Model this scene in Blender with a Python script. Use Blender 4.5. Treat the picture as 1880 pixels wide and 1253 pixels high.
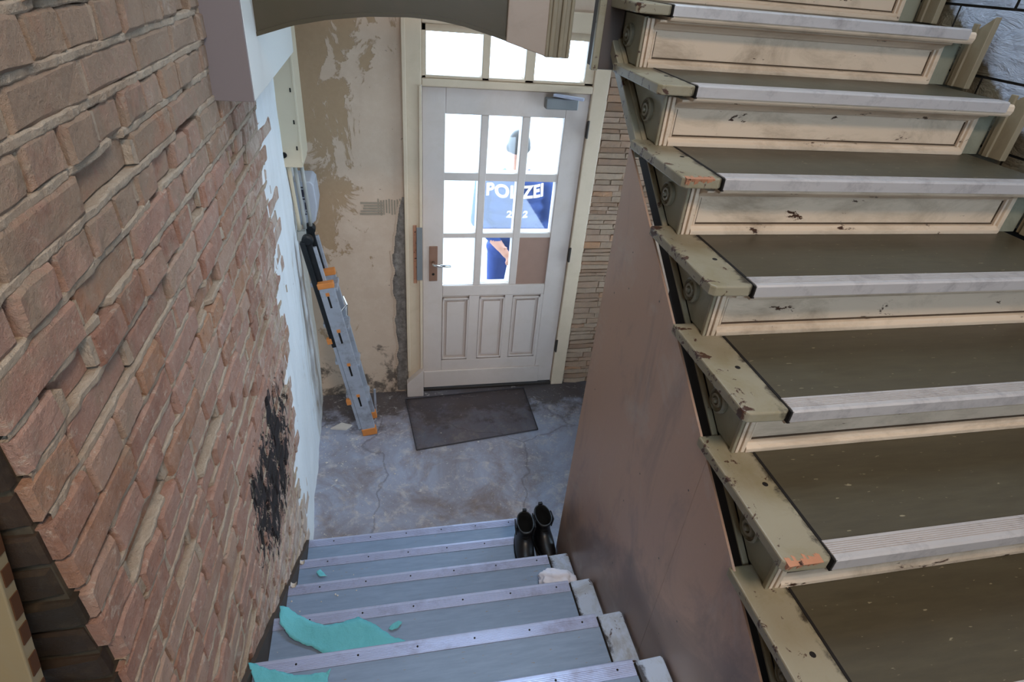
import bpy, bmesh, math, random
from mathutils import Vector, Matrix, noise as mnoise
from mathutils.bvhtree import BVHTree

for o in list(bpy.data.objects): bpy.data.objects.remove(o)
S = bpy.context.scene
COL = S.collection
RND = random.Random(7)

# ---------------------------------------------------------------- camera
F_PX = 1073.26
PITCH, YAW, ROLL = (math.radians(a) for a in (32.7556, 14.2325, 5.4172))
cy, sy, cp, sp = math.cos(YAW), math.sin(YAW), math.cos(PITCH), math.sin(PITCH)
FWD = Vector((sy*cp, cy*cp, -sp)); R0 = Vector((cy, -sy, 0)); U0 = R0.cross(FWD)
RGT = R0*math.cos(ROLL)+U0*math.sin(ROLL); UPV = U0*math.cos(ROLL)-R0*math.sin(ROLL)
cam_d = bpy.data.cameras.new('camera'); cam = bpy.data.objects.new('camera', cam_d); COL.objects.link(cam)
cam_d.sensor_width = 36; cam_d.lens = F_PX/1880*36; cam_d.clip_start = .02
cam.matrix_world = Matrix(((RGT.x, UPV.x, -FWD.x, 0), (RGT.y, UPV.y, -FWD.y, 0), (RGT.z, UPV.z, -FWD.z, 2.69), (0, 0, 0, 1)))
S.camera = cam
# ---------------------------------------------------------------- view, world, light
S.view_settings.view_transform = 'Standard'; S.view_settings.look = 'None'
S.view_settings.gamma = 1; S.view_settings.use_curve_mapping = False; S.view_settings.exposure = 0.36
W = bpy.data.worlds.new('world'); S.world = W; W.use_nodes = True
bg = W.node_tree.nodes['Background']; bg.inputs[0].default_value = (.60, .78, 1.0, 1); bg.inputs[1].default_value = 8.0

def area(name, loc, target, sx, sy_, power, color, portal=False):
    d = bpy.data.lights.new(name, 'AREA'); d.shape = 'RECTANGLE'; d.size = sx; d.size_y = sy_
    d.energy = power; d.color = color
    if portal: d.cycles.is_portal = True
    o = bpy.data.objects.new(name, d); COL.objects.link(o); o.location = loc
    o.rotation_euler = (Vector(target)-Vector(loc)).to_track_quat('-Z', 'Y').to_euler()
    return o
# daylight enters by the door glass, the window over the entrance and the window behind the landing
area('portal_door', (.72, 3.62, 1.6), (.72, 0, 1.6), 1.0, 1.6, 1, (1, 1, 1), True)
area('portal_window_1', (.85, 3.72, 3.75), (.85, 0, 3.75), 1.5, 1.0, 1, (1, 1, 1), True)
area('portal_window_4', (2.28, 2.6, 1.42), (0, 2.6, 1.42), 1.3, 1.4, 1, (1, 1, 1), True)
area('portal_skylight', (.8, 2.1, 4.68), (.8, 2.1, 0), 1.6, 1.4, 1, (1, 1, 1), True)
area('portal_window_2', (.75, -1.92, 3.45), (.75, 3, 3.45), 2.0, 1.6, 1, (1, 1, 1), True)
# ceiling lamp of the landing (behind the camera)
area('ceiling_lamp_light', (.55, -.75, 4.42), (.55, -.74, 0), .55, .55, 50, (1.0, .81, .64))

# ---------------------------------------------------------------- node helpers
class NT:
    def __init__(s, name):
        s.m = bpy.data.materials.new(name); s.m.use_nodes = True; s.t = s.m.node_tree
        s.b = s.t.nodes['Principled BSDF']; s.pos = s.t.nodes.new('ShaderNodeNewGeometry').outputs['Position']
        s.b.inputs['Specular IOR Level'].default_value = .35
    def n(s, typ, **kw):
        nd = s.t.nodes.new(typ)
        for k, v in kw.items(): setattr(nd, k, v)
        return nd
    def L(s, a, b): s.t.links.new(a, b)
    def put(s, sock, v):
        if hasattr(v, 'is_output'): s.L(v, sock)
        elif v is not None:
            if isinstance(v, (tuple, list)) and len(v) == 3 and sock.type == 'RGBA': v = (*v, 1)
            if isinstance(v, (int, float)) and sock.type == 'RGBA': v = (v, v, v, 1)
            sock.default_value = v
    def scale(s, v, sc, off=(0, 0, 0)):
        m = s.n('ShaderNodeMapping'); s.put(m.inputs[0], v); m.inputs['Scale'].default_value = sc; m.inputs['Location'].default_value = off
        return m.outputs[0]
    def noise(s, sc=5, det=4, ro=.55, dist=0, vec=None, off=None):
        nd = s.n('ShaderNodeTexNoise'); v = vec if vec is not None else s.pos
        if off is not None: v = s.scale(v, (1, 1, 1), (off, off*1.7, off*.6))
        s.L(v, nd.inputs['Vector']); nd.inputs['Scale'].default_value = sc
        nd.inputs['Detail'].default_value = det; nd.inputs['Roughness'].default_value = ro; nd.inputs['Distortion'].default_value = dist
        return nd.outputs[0]
    def voro(s, sc=5, feature='F1', vec=None, out=0):
        nd = s.n('ShaderNodeTexVoronoi', feature=feature); s.L(vec if vec is not None else s.pos, nd.inputs['Vector']); nd.inputs['Scale'].default_value = sc
        return nd.outputs[out]
    def ramp(s, f, stops, interp='LINEAR'):
        nd = s.n('ShaderNodeValToRGB'); nd.color_ramp.interpolation = interp; e = nd.color_ramp.elements
        while len(e) < len(stops): e.new(.5)
        for i, (p, c) in enumerate(stops):
            e[i].position = p; e[i].color = (*c, 1) if isinstance(c, (tuple, list)) else (c, c, c, 1)
        s.L(f, nd.inputs[0]); return nd.outputs[0]
    def mix(s, f, a, b, mode='MIX'):
        nd = s.n('ShaderNodeMix', data_type='RGBA', blend_type=mode)
        s.put(nd.inputs[0], f); s.put(nd.inputs[6], a); s.put(nd.inputs[7], b); return nd.outputs[2]
    def math(s, op, a, b=None, c=None):
        nd = s.n('ShaderNodeMath', operation=op)
        for i, v in enumerate((a, b, c)):
            if v is not None: s.put(nd.inputs[i], v)
        return nd.outputs[0]
    def xyz(s, v=None):
        nd = s.n('ShaderNodeSeparateXYZ'); s.L(v if v is not None else s.pos, nd.inputs[0]); return nd.outputs
    def rand(s): return s.n('ShaderNodeObjectInfo').outputs['Random']
    def out(s, col=None, rough=.6, metal=0, bump=None, bs=.3, bd=.01, spec=None):
        if col is not None: s.put(s.b.inputs['Base Color'], col)
        s.put(s.b.inputs['Roughness'], rough); s.put(s.b.inputs['Metallic'], metal)
        if spec is not None: s.b.inputs['Specular IOR Level'].default_value = spec
        if bump is not None:
            bn = s.n('ShaderNodeBump'); bn.inputs['Strength'].default_value = bs; bn.inputs['Distance'].default_value = bd
            s.L(bump, bn.inputs['Height']); s.L(bn.outputs[0], s.b.inputs['Normal'])
        return s.m
def hexc(h):
    c = [int(h[i:i+2], 16)/255 for i in (0, 2, 4)]
    return tuple(x/12.92 if x <= .04045 else ((x+.055)/1.055)**2.4 for x in c)

def simple(name, h, rough=.5, metal=0, var=.12, sc=14, bs=.12, spec=None):
    t = NT(name); c = hexc(h); nz = t.noise(sc, 5)
    col = t.mix(nz, tuple(x*(1-var) for x in c), tuple(min(1, x*(1+var)) for x in c))
    return t.out(col, rough, metal, nz, bs, .004, spec)
def worn_paint(name, h, grime='5a4a34', chip='4a2f1f', chips=.70, rough=.42, stretch=(1, 1, 1), sc=22, grime_amt=.5):
    t = NT(name); v = t.scale(t.pos, stretch)
    a = t.noise(4, 6, .6, vec=v); b = t.noise(sc, 6, .68, .4, vec=v); c = t.noise(sc*3, 3, .6, vec=v, off=3.1)
    base = t.mix(a, tuple(x*.86 for x in hexc(h)), tuple(min(1, x*1.08) for x in hexc(h)))
    g = t.ramp(t.noise(7, 7, .7, .6, vec=v, off=8.2), [(.48, 0.0), (.75, grime_amt)])
    base = t.mix(g, base, hexc(grime))
    m = t.ramp(b, [(chips-.015, 0.0), (chips+.015, 1.0)])
    col = t.mix(m, base, t.mix(c, hexc(chip), tuple(x*.35 for x in hexc(chip))))
    h_ = t.math('SUBTRACT', t.math('MULTIPLY', c, .25), m)
    return t.out(col, rough, 0, h_, .25, .003)

M = {}
M['cream'] = worn_paint('cream_worn_paint', 'cfb9a0', grime='6a5740', grime_amt=.7, chips=.65, stretch=(.45, 1, 1))
def end_paint(name, ca, cb):
    t = NT(name); x, y, z = t.xyz(); a = t.noise(5, 6, .6); b = t.noise(26, 7, .7, .5); c_ = t.noise(70, 3, .6, off=3.1)
    base = t.mix(a, hexc(ca), hexc(cb))
    base = t.mix(t.ramp(t.noise(8, 7, .7, .6, off=8.2), [(.46, 0.0), (.74, .7)]), base, hexc('776a48'))
    d = t.math('MINIMUM', t.math('ABSOLUTE', t.math('SUBTRACT', x, .847)), t.math('ABSOLUTE', t.math('SUBTRACT', x, .648)))
    dirt = t.math('SUBTRACT', t.noise(14, 7, .72, .4, off=5), t.math('MULTIPLY', d, 9.0))
    base = t.mix(t.ramp(dirt, [(.36, 0.0), (.50, .9)]), base, hexc('2a2118'))
    e_ = t.math('SUBTRACT', b, t.math('MULTIPLY', t.math('ABSOLUTE', t.math('SUBTRACT', x, .740)), 1.6))
    m = t.math('MAXIMUM', t.ramp(b, [(.635, 0.0), (.66, 1.0)]), t.ramp(e_, [(.55, 0.0), (.57, 1.0)]))
    col = t.mix(m, base, t.mix(c_, hexc('5a3a28'), hexc('241710')))
    return t.out(col, .42, 0, t.math('SUBTRACT', t.math('MULTIPLY', c_, .25), m), .3, .003)
M['cream_end'] = end_paint('cream_tread_end_paint', '7d735e', '938973')
M['low_end'] = end_paint('blue_daylit_tread_end', 'a2b2ca', 'b6c4d8')  # lower-flight ends: blue daylight mixed into the paint colour
M['olive'] = worn_paint('olive_grey_side_paint', '8b8875', grime='4c4838', chips=.72)
M['rosette'] = worn_paint('rosette_paint', '7b7562', grime='3a3326', chips=.74, sc=60, grime_amt=.8)
M['gap_shade'] = simple('gap_shade_string', '1d1a16', .7)  # near-black colour paints the shade in the gap above the hardboard
M['arch'] = worn_paint('olive_arch_paint', '4a3f29', grime='54432f', chips=.80, sc=10)
M['arch_lit_end'] = worn_paint('lit_arch_end_paint', 'a3907f', grime='8a7a68', chips=.78, sc=14)  # lighter brown paints in the light on the arch's right end
M['pendant'] = worn_paint('pendant_paint', '8b7e66', grime='5e4f3c', chips=.74, stretch=(2, 2, .4))
# linoleum
def lino(name, ca, cb, cc):
    t = NT(name); v = t.scale(t.pos, (9, 60, 60)); s_ = t.noise(1.0, 5, .65, vec=v); big = t.noise(2.5, 5, .6, off=4)
    col = t.mix(big, hexc(ca), hexc(cb)); col = t.mix(t.ramp(s_, [(.35, .0), (.65, .45)]), col, hexc(cc))
    fl = t.ramp(t.noise(1.0, 2, .5, vec=t.scale(t.pos, (34, 120, 120), (2, 5, 1))), [(.70, 0.0), (.735, .8)])
    col = t.mix(fl, col, hexc('8b8168'))
    return t.out(col, t.ramp(big, [(.3, .34), (.7, .5)]), 0, s_, .08, .002, .45)
M['lino'] = lino('olive_linoleum', '463e2e', '514a38', '393225')
M['lino_low'] = lino('blue_daylit_linoleum', '7d90aa', '8c9fb8', '6e8096')  # lower-flight copy of the linoleum, paler and bluer with daylight painted in
def metal(name, h, rough, dirt='5d5358'):
    t = NT(name); nz = t.noise(30, 5, .6, vec=t.scale(t.pos, (.3, 1, 1))); d = t.ramp(t.noise(9, 6, .7), [(.5, 0.0), (.7, .75)])
    col = t.mix(d, t.mix(nz, hexc(h), tuple(x*.8 for x in hexc(h))), hexc(dirt))
    return t.out(col, t.mix(d, rough, .65), .45, nz, .1, .002)
M['alu_strip'] = metal('aluminium_nosing', 'cbc2bc', .45, '8f8683')
M['alu_low'] = metal('blue_daylit_nosing', 'c2cae6', .34, '9a9ab0')  # lower-flight nosing metal, bluish daylight put into its tone
M['alu_ladder'] = metal('ladder_aluminium', 'b9bcc4', .38, '85807e')
M['orange'] = simple('orange_plastic', 'cf8040', .45)
M['black_plastic'] = simple('black_plastic', '17191b', .45)
M['old_brown'] = simple('brown_wall_string', '4a3f38', .7)
M['glue_grey'] = simple('grey_tile_glue', '94836f', .95, var=.3, sc=40)
M['dirt_line'] = simple('dirt_line', '4a3a2a', .9, var=.5, sc=30)
M['dark_hole'] = simple('dark_hole', '15100c', .9)
M['raw_wood'] = worn_paint('splintered_wood', 'b0795a', grime='6b3a22', chip='3d2113', chips=.6, sc=40)
M['door_paint'] = worn_paint('door_paint', 'c9b5a6', grime='b39c82', chips=.80, rough=.38, grime_amt=.35)
M['frame_paint'] = worn_paint('door_frame_paint', 'd0b698', grime='b59d7c', chips=.79, rough=.4, grime_amt=.4)
M['muntin_white'] = simple('muntin_white_paint', 'dedfd8', .4)
M['brown_board'] = simple('brown_hardboard_pane', '97735f', .55)
M['brass'] = simple('brown_handle_plate', '8d6650', .45, .3)
M['chrome'] = simple('chrome', 'd8d4d0', .2, 1.0)
M['steel_dark'] = simple('dark_hinge', '3f362f', .5, .5)
M['closer'] = simple('door_closer_grey', '7f7c78', .45, .2)
M['closer_arm'] = simple('door_closer_silver', 'cfd6ea', .3, .6)
# glass: clear, with fresnel reflection
t = NT('window_glass'); t.t.nodes.remove(t.b)
tr = t.n('ShaderNodeBsdfTransparent'); gl = t.n('ShaderNodeBsdfGlossy'); gl.inputs['Roughness'].default_value = .03
fr = t.n('ShaderNodeFresnel'); mx = t.n('ShaderNodeMixShader'); t.L(fr.outputs[0], mx.inputs[0]); t.L(tr.outputs[0], mx.inputs[1]); t.L(gl.outputs[0], mx.inputs[2])
t.L(mx.outputs[0], t.t.nodes['Material Output'].inputs[0]); tr.inputs[0].default_value = (.93, .96, .97, 1); M['glass'] = t.m
# bricks
def brick_mat(name, dark=False):
    t = NT(name); r = t.rand(); x, y, z = t.xyz()
    if dark:  # reveal bricks: shade of the end face, with grime, darkened into the colour
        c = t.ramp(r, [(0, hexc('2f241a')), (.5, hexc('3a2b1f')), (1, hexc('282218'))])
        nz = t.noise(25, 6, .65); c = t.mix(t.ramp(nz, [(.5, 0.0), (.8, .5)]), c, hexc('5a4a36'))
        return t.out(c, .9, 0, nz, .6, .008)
    c = t.ramp(r, [(0, hexc('b07e68')), (.25, hexc('ba8e7a')), (.5, hexc('a6735c')), (.7, hexc('be9c84')), (.85, hexc('9a6852')), (1, hexc('b6845f'))])
    n1 = t.noise(22, 8, .75, .2); n2 = t.noise(90, 5, .75, off=2)
    c = t.mix(t.ramp(n1, [(.35, 0.0), (.65, .6)]), c, hexc('c6a28e'))
    c = t.mix(t.ramp(t.noise(34, 7, .8, .6, off=19), [(.56, 0.0), (.63, .65)]), c, hexc('d2bba5'))
    c = t.mix(t.ramp(t.noise(40, 6, .8, .3, off=29), [(.63, 0.0), (.68, .8)]), c, hexc('4a3024'))
    # smears of mortar and old plaster, heavy over the upper courses
    hgt = t.math('MULTIPLY_ADD', z, .42, -.93)
    sm = t.math('ADD', t.noise(5.5, 8, .72, .5, off=6), hgt)
    c = t.mix(t.ramp(sm, [(.44, 0.0), (.60, .8)]), c, t.mix(n2, hexc('b59d84'), hexc('9a836d')))
    # plaster bloom near the foot and far end
    pl = t.math('ADD', t.noise(9, 8, .75, 1.0, off=11), t.math('MULTIPLY', t.math('SUBTRACT', y, 1.9), .22))
    low = t.math('SUBTRACT', z, t.math('MULTIPLY_ADD', y, -.6983, 1.604)); low = t.math('MULTIPLY', t.math('SUBTRACT', .55, low), .42)
    pl = t.math('ADD', pl, t.math('MAXIMUM', low, -.02))
    c = t.mix(t.ramp(pl, [(.50, 0.0), (.66, .8)]), c, hexc('decab8'))
    # black tar smear beside the stair foot
    vv = t.scale(t.pos, (1, 2.2, 1)); tn = t.noise(5.5, 8, .78, 1.2, vec=vv, off=4)
    dy = t.math('DIVIDE', t.math('SUBTRACT', y, t.math('MULTIPLY_ADD', z, .0, 1.75)), .46); dz = t.math('DIVIDE', t.math('SUBTRACT', z, 1.0), .34)
    d2 = t.math('ADD', t.math('MULTIPLY', dy, dy), t.math('MULTIPLY', dz, dz))
    tm = t.math('ADD', tn, t.math('MULTIPLY', d2, -.22))
    c = t.mix(t.ramp(tm, [(.36, 0.0), (.41, .96)]), c, hexc('16161a'))
    return t.out(c, .88, 0, t.math('ADD', t.math('ADD', n1, t.math('MULTIPLY', n2, .35)), t.noise(9, 4, .6, .3, off=51)), .9, .022)
M['brick'] = brick_mat('old_red_brick'); M['brick_dark'] = brick_mat('grimy_shaded_brick_reveal', True)
t = NT('lime_mortar'); a = t.noise(40, 7, .7); b = t.noise(8, 5, .6, off=2); x, y, z = t.xyz()
c = t.mix(a, hexc('a8917a'), hexc('dac6ae')); c = t.mix(t.ramp(b, [(.45, 0.0), (.7, .6)]), c, hexc('a98a70'))
vv = t.scale(t.pos, (1, 2.2, 1)); tn = t.noise(5.5, 8, .78, 1.2, vec=vv, off=4)
dy = t.math('DIVIDE', t.math('SUBTRACT', y, t.math('MULTIPLY_ADD', z, .0, 1.75)), .46); dz = t.math('DIVIDE', t.math('SUBTRACT', z, 1.0), .34)
tm = t.math('ADD', tn, t.math('MULTIPLY', t.math('ADD', t.math('MULTIPLY', dy, dy), t.math('MULTIPLY', dz, dz)), -.22))
c = t.mix(t.ramp(tm, [(.38, 0.0), (.43, .95)]), c, hexc('17171a'))
M['mortar'] = t.out(c, .95, 0, a, 1.0, .02)
M['mortar_dark'] = simple('grimy_shaded_mortar', '4a4031', .95, var=.4, sc=40, bs=.8)  # reveal mortar, darkened by the same painted shade and grime
M['recess'] = simple('deep_joint_shadowed_core', '5a4434', .95)
# white / beige plaster of the left wall
t = NT('white_plaster'); x, y, z = t.xyz(); a = t.noise(3.5, 7, .65, .5, vec=t.scale(t.pos, (1, 3, .6))); b = t.noise(20, 6, .7, off=3)
c = t.mix(a, hexc('f0f0f0'), hexc('dfddd8'))
wear = t.math('ADD', t.noise(5, 7, .7, .8, vec=t.scale(t.pos, (1, 1, .35)), off=7), t.math('MULTIPLY', t.math('SUBTRACT', y, 3.05), .35))
c = t.mix(t.ramp(wear, [(.5, 0.0), (.62, .8)]), c, hexc('bfb29e'))
c = t.mix(t.ramp(b, [(.66, 0.0), (.72, .6)]), c, hexc('8a7464'))
M['plaster_white'] = t.out(c, .8, 0, t.math('ADD', a, t.math('MULTIPLY', b, .3)), .5, .02)
# front wall plaster with peeled patches
t = NT('peeled_plaster'); x, y, z = t.xyz(); a = t.noise(2.2, 8, .68, .6); b = t.noise(9, 7, .7, off=3); f = t.noise(50, 4, .6, off=1)
c = t.mix(a, hexc('cdb096'), hexc('b89c84')); c = t.mix(t.ramp(b, [(.45, 0.0), (.75, .5)]), c, hexc('d5bca4'))
p1 = t.math('ADD', t.noise(3.6, 8, .7, .8, vec=t.scale(t.pos, (1.4, 1, .8)), off=5.3), t.math('MULTIPLY', t.math('SUBTRACT', z, 1.75), .10))
p1 = t.math('SUBTRACT', p1, t.math('MULTIPLY', t.math('ABSOLUTE', t.math('ADD', x, .33)), .55))
c = t.mix(t.ramp(p1, [(.43, 0.0), (.455, .85)]), c, t.mix(f, hexc('967655'), hexc('a98a67')))
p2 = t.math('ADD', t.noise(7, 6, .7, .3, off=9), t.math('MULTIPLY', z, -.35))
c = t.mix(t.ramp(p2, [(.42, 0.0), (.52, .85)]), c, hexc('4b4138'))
c = t.mix(t.ramp(t.noise(26, 4, .6, .5, off=13), [(.70, 0.0), (.73, .8)]), c, hexc('6c5f52'))
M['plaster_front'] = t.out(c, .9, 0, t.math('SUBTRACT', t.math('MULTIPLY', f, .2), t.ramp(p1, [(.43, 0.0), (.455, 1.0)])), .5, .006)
t = NT('raw_render_edge'); a = t.noise(24, 8, .75); c = t.ramp(a, [(.25, hexc('50463e')), (.5, hexc('81756a')), (.75, hexc('a79a8c'))]); M['render_edge'] = t.out(c, .95, 0, a, 1.0, .012)
M['plaster_plain'] = simple('plain_plaster', '9d8f7d', .9, var=.1, sc=3)
# floor
t = NT('worn_concrete'); x, y, z = t.xyz(); a = t.noise(1.7, 9, .7, .8); b = t.noise(11, 8, .75, .4, off=2); f = t.noise(70, 4, .6, off=5)
c = t.ramp(a, [(.3, hexc('776b6c')), (.5, hexc('8f8f9a')), (.7, hexc('a2a9bc'))])
c = t.mix(t.ramp(b, [(.52, 0.0), (.66, .7)]), c, hexc('bfb3ab'))
c = t.mix(t.ramp(t.noise(3.0, 7, .7, .5, off=21), [(.5, 0.0), (.68, .75)]), c, hexc('715c4f'))
edge = t.math('ADD', t.noise(5, 7, .7, off=30), t.math('MULTIPLY', t.math('SUBTRACT', y, 2.98), .85))
c = t.mix(t.ramp(edge, [(.58, 0.0), (.72, .85)]), c, hexc('463830'))
wv = t.scale(t.pos, (1, 1, 1)); nd = t.n('ShaderNodeMix', data_type='VECTOR'); 
nv = t.n('ShaderNodeTexNoise'); nv.inputs['Scale'].default_value = 3.2; nv.inputs['Detail'].default_value = 6; t.L(t.pos, nv.inputs['Vector'])
nd.inputs[0].default_value = .22; t.L(t.pos, nd.inputs[4]); t.L(nv.outputs[1], nd.inputs[5])
cr = t.ramp(t.voro(1.15, 'DISTANCE_TO_EDGE', vec=nd.outputs[1]), [(.0, 1.0), (.007, 0.0)])
c = t.mix(t.math('MULTIPLY', cr, .45), c, hexc('4c423e'))
c = t.mix(t.ramp(f, [(.66, 0.0), (.70, .8)]), c, hexc('cfc6bb'))
c = t.mix(t.ramp(t.noise(16, 8, .78, 1.5, off=44), [(.60, 0.0), (.64, .75)]), c, hexc('c4bab0'))
M['floor'] = t.out(c, t.ramp(b, [(.3, .36), (.7, .62)]), 0, t.math('SUBTRACT', b, cr), .35, .006, .5)
# hardboard
t = NT('brown_hardboard'); v = t.scale(t.pos, (1, 1.6, .5)); a = t.noise(3, 8, .65, .4, vec=v); f = t.noise(90, 3, .6); b = t.noise(6, 7, .7, .8, vec=t.scale(t.pos, (1, 1, .35)), off=4)
c = t.mix(a, hexc('a27d65'), hexc('b69176')); c = t.mix(t.math('MULTIPLY', f, .25), c, hexc('957764'))
c = t.mix(t.ramp(b, [(.52, 0.0), (.72, .6)]), c, hexc('75625a'))
x, y, z = t.xyz()
rub = t.math('ADD', t.noise(4, 7, .7, .5, off=9), t.math('MULTIPLY', t.math('SUBTRACT', t.math('MULTIPLY_ADD', y, -.70, 1.95), z), .9))
c = t.mix(t.ramp(rub, [(.50, 0.0), (.72, .6)]), c, hexc('5c4e48'))
c = t.mix(t.ramp(t.noise(3.5, 6, .65, .5, off=17), [(.55, 0.0), (.7, .45)]), c, hexc('b0a294'))
c = t.mix(t.ramp(t.voro(13), [(.035, 1.0), (.045, 0.0)]), c, hexc('2a1e18'))
t.b.inputs['Coat Weight'].default_value = .2; t.b.inputs['Coat Roughness'].default_value = .32
M['hardboard'] = t.out(c, t.ramp(a, [(.3, .30), (.7, .42)]), 0, f, .06, .002, .5)
M['hardboard_edge'] = simple('hardboard_edge', '6a4c3a', .8)
# stone cladding
t = NT('stone_cladding'); r = t.rand(); a = t.noise(40, 6, .7)
c = t.ramp(r, [(0, hexc('94785f')), (.3, hexc('a68a70')), (.55, hexc('8a674c')), (.8, hexc('a0826a')), (1, hexc('a77752'))]); c = t.mix(t.ramp(a, [(.4, 0.0), (.8, .6)]), c, hexc('7a6a5c'))
M['stone'] = t.out(c, .9, 0, a, .8, .006)
# painted block wall on the right
t = NT('white_painted_block'); x, y, z = t.xyz(); a = t.noise(9, 7, .7, .6, vec=t.scale(t.pos, (1, .6, 2.0)))
c = t.mix(a, hexc('aab2c2'), hexc('c6cddb'))
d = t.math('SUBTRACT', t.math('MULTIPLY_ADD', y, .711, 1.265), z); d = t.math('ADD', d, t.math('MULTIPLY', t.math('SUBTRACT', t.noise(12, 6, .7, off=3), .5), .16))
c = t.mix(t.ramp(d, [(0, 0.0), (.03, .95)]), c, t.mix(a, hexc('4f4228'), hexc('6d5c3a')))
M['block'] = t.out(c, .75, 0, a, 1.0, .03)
M['block_joint'] = simple('block_joint', '2c2824', .95)
M['white_board'] = simple('white_boxing_paint', 'd6d1c8', .55, var=.03, sc=5)
M['grey_purple'] = simple('shaded_boxing_paint', '807370', .6, var=.04, sc=5)  # shade on the boxing's end face, painted as a mauve-grey tone
M['beige_plastic'] = simple('beige_trunking', 'cdbca0', .5, var=.06, sc=6)
M['grey_pipe'] = simple('grey_conduit', 'a6a49c', .5)
M['meter_grey'] = simple('meter_box_grey', 'b1b3ba', .4)
M['ink'] = simple('dark_ink', '2f2d3c', .6)
M['rim_rubber'] = simple('rim_rubber', '3b3638', .7)
t = NT('rubber_mesh_mat'); w1 = t.n('ShaderNodeTexChecker'); w1.inputs['Scale'].default_value = 130; t.L(t.pos, w1.inputs['Vector'])
c = t.mix(t.math('MULTIPLY', w1.outputs[1], .5), hexc('4a3f3f'), hexc('5d5050')); c = t.mix(t.ramp(t.noise(5, 6, .7), [(.45, 0.0), (.7, .7)]), c, hexc('6e5b50'))
M['mat'] = t.out(c, .6, 0, w1.outputs[1], .3, .003)
t.b.inputs['Alpha'].default_value = .55
M['turquoise'] = None
t = NT('turquoise_paper'); a = t.noise(9, 6, .6); M['turquoise'] = t.out(t.mix(a, hexc('5cb2bd'), hexc('76c8d0')), .75, 0, t.noise(34, 7, .7), .6, .010)
t = NT('turquoise_torn_edge'); M['torn'] = t.out(hexc('b5ddd2'), .85)
M['tissue'] = simple('white_tissue', 'e2e6f6', .85, var=.03)
M['boot'] = simple('black_boot_leather', '0c0c0f', .38, var=.3, spec=.5)
M['boot_in'] = simple('boot_lining', '040404', .95)
M['elastic'] = simple('boot_elastic', '17171b', .9)
M['crumb'] = simple('plaster_crumbs', 'cfc6bb', .9)
M['yellow_wood'] = worn_paint('cream_leaning_board', '8a7c60', grime='8b7346', chips=.75, grime_amt=.4)
M['notch'] = simple('brown_glue_mark', '4c2c12', .8)
M['pave'] = simple('outdoor_paving', '9a9a98', .9)
M['jacket'] = simple('navy_jacket', '2b4685', .7, var=.25, sc=9, bs=.5)
M['trousers'] = simple('navy_trousers', '2c4280', .75)
M['skin'] = simple('skin', 'c99a86', .6, var=.05)
M['hair'] = simple('dark_hair', '3c3630', .6)
M['white_print'] = simple('white_reflective_print', 'f0f2f0', .5, var=.02)
M['shoe'] = simple('black_shoe', '141416', .5)
M['lamp_glass'] = simple('lamp_white', 'f1ece0', .4)

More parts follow.
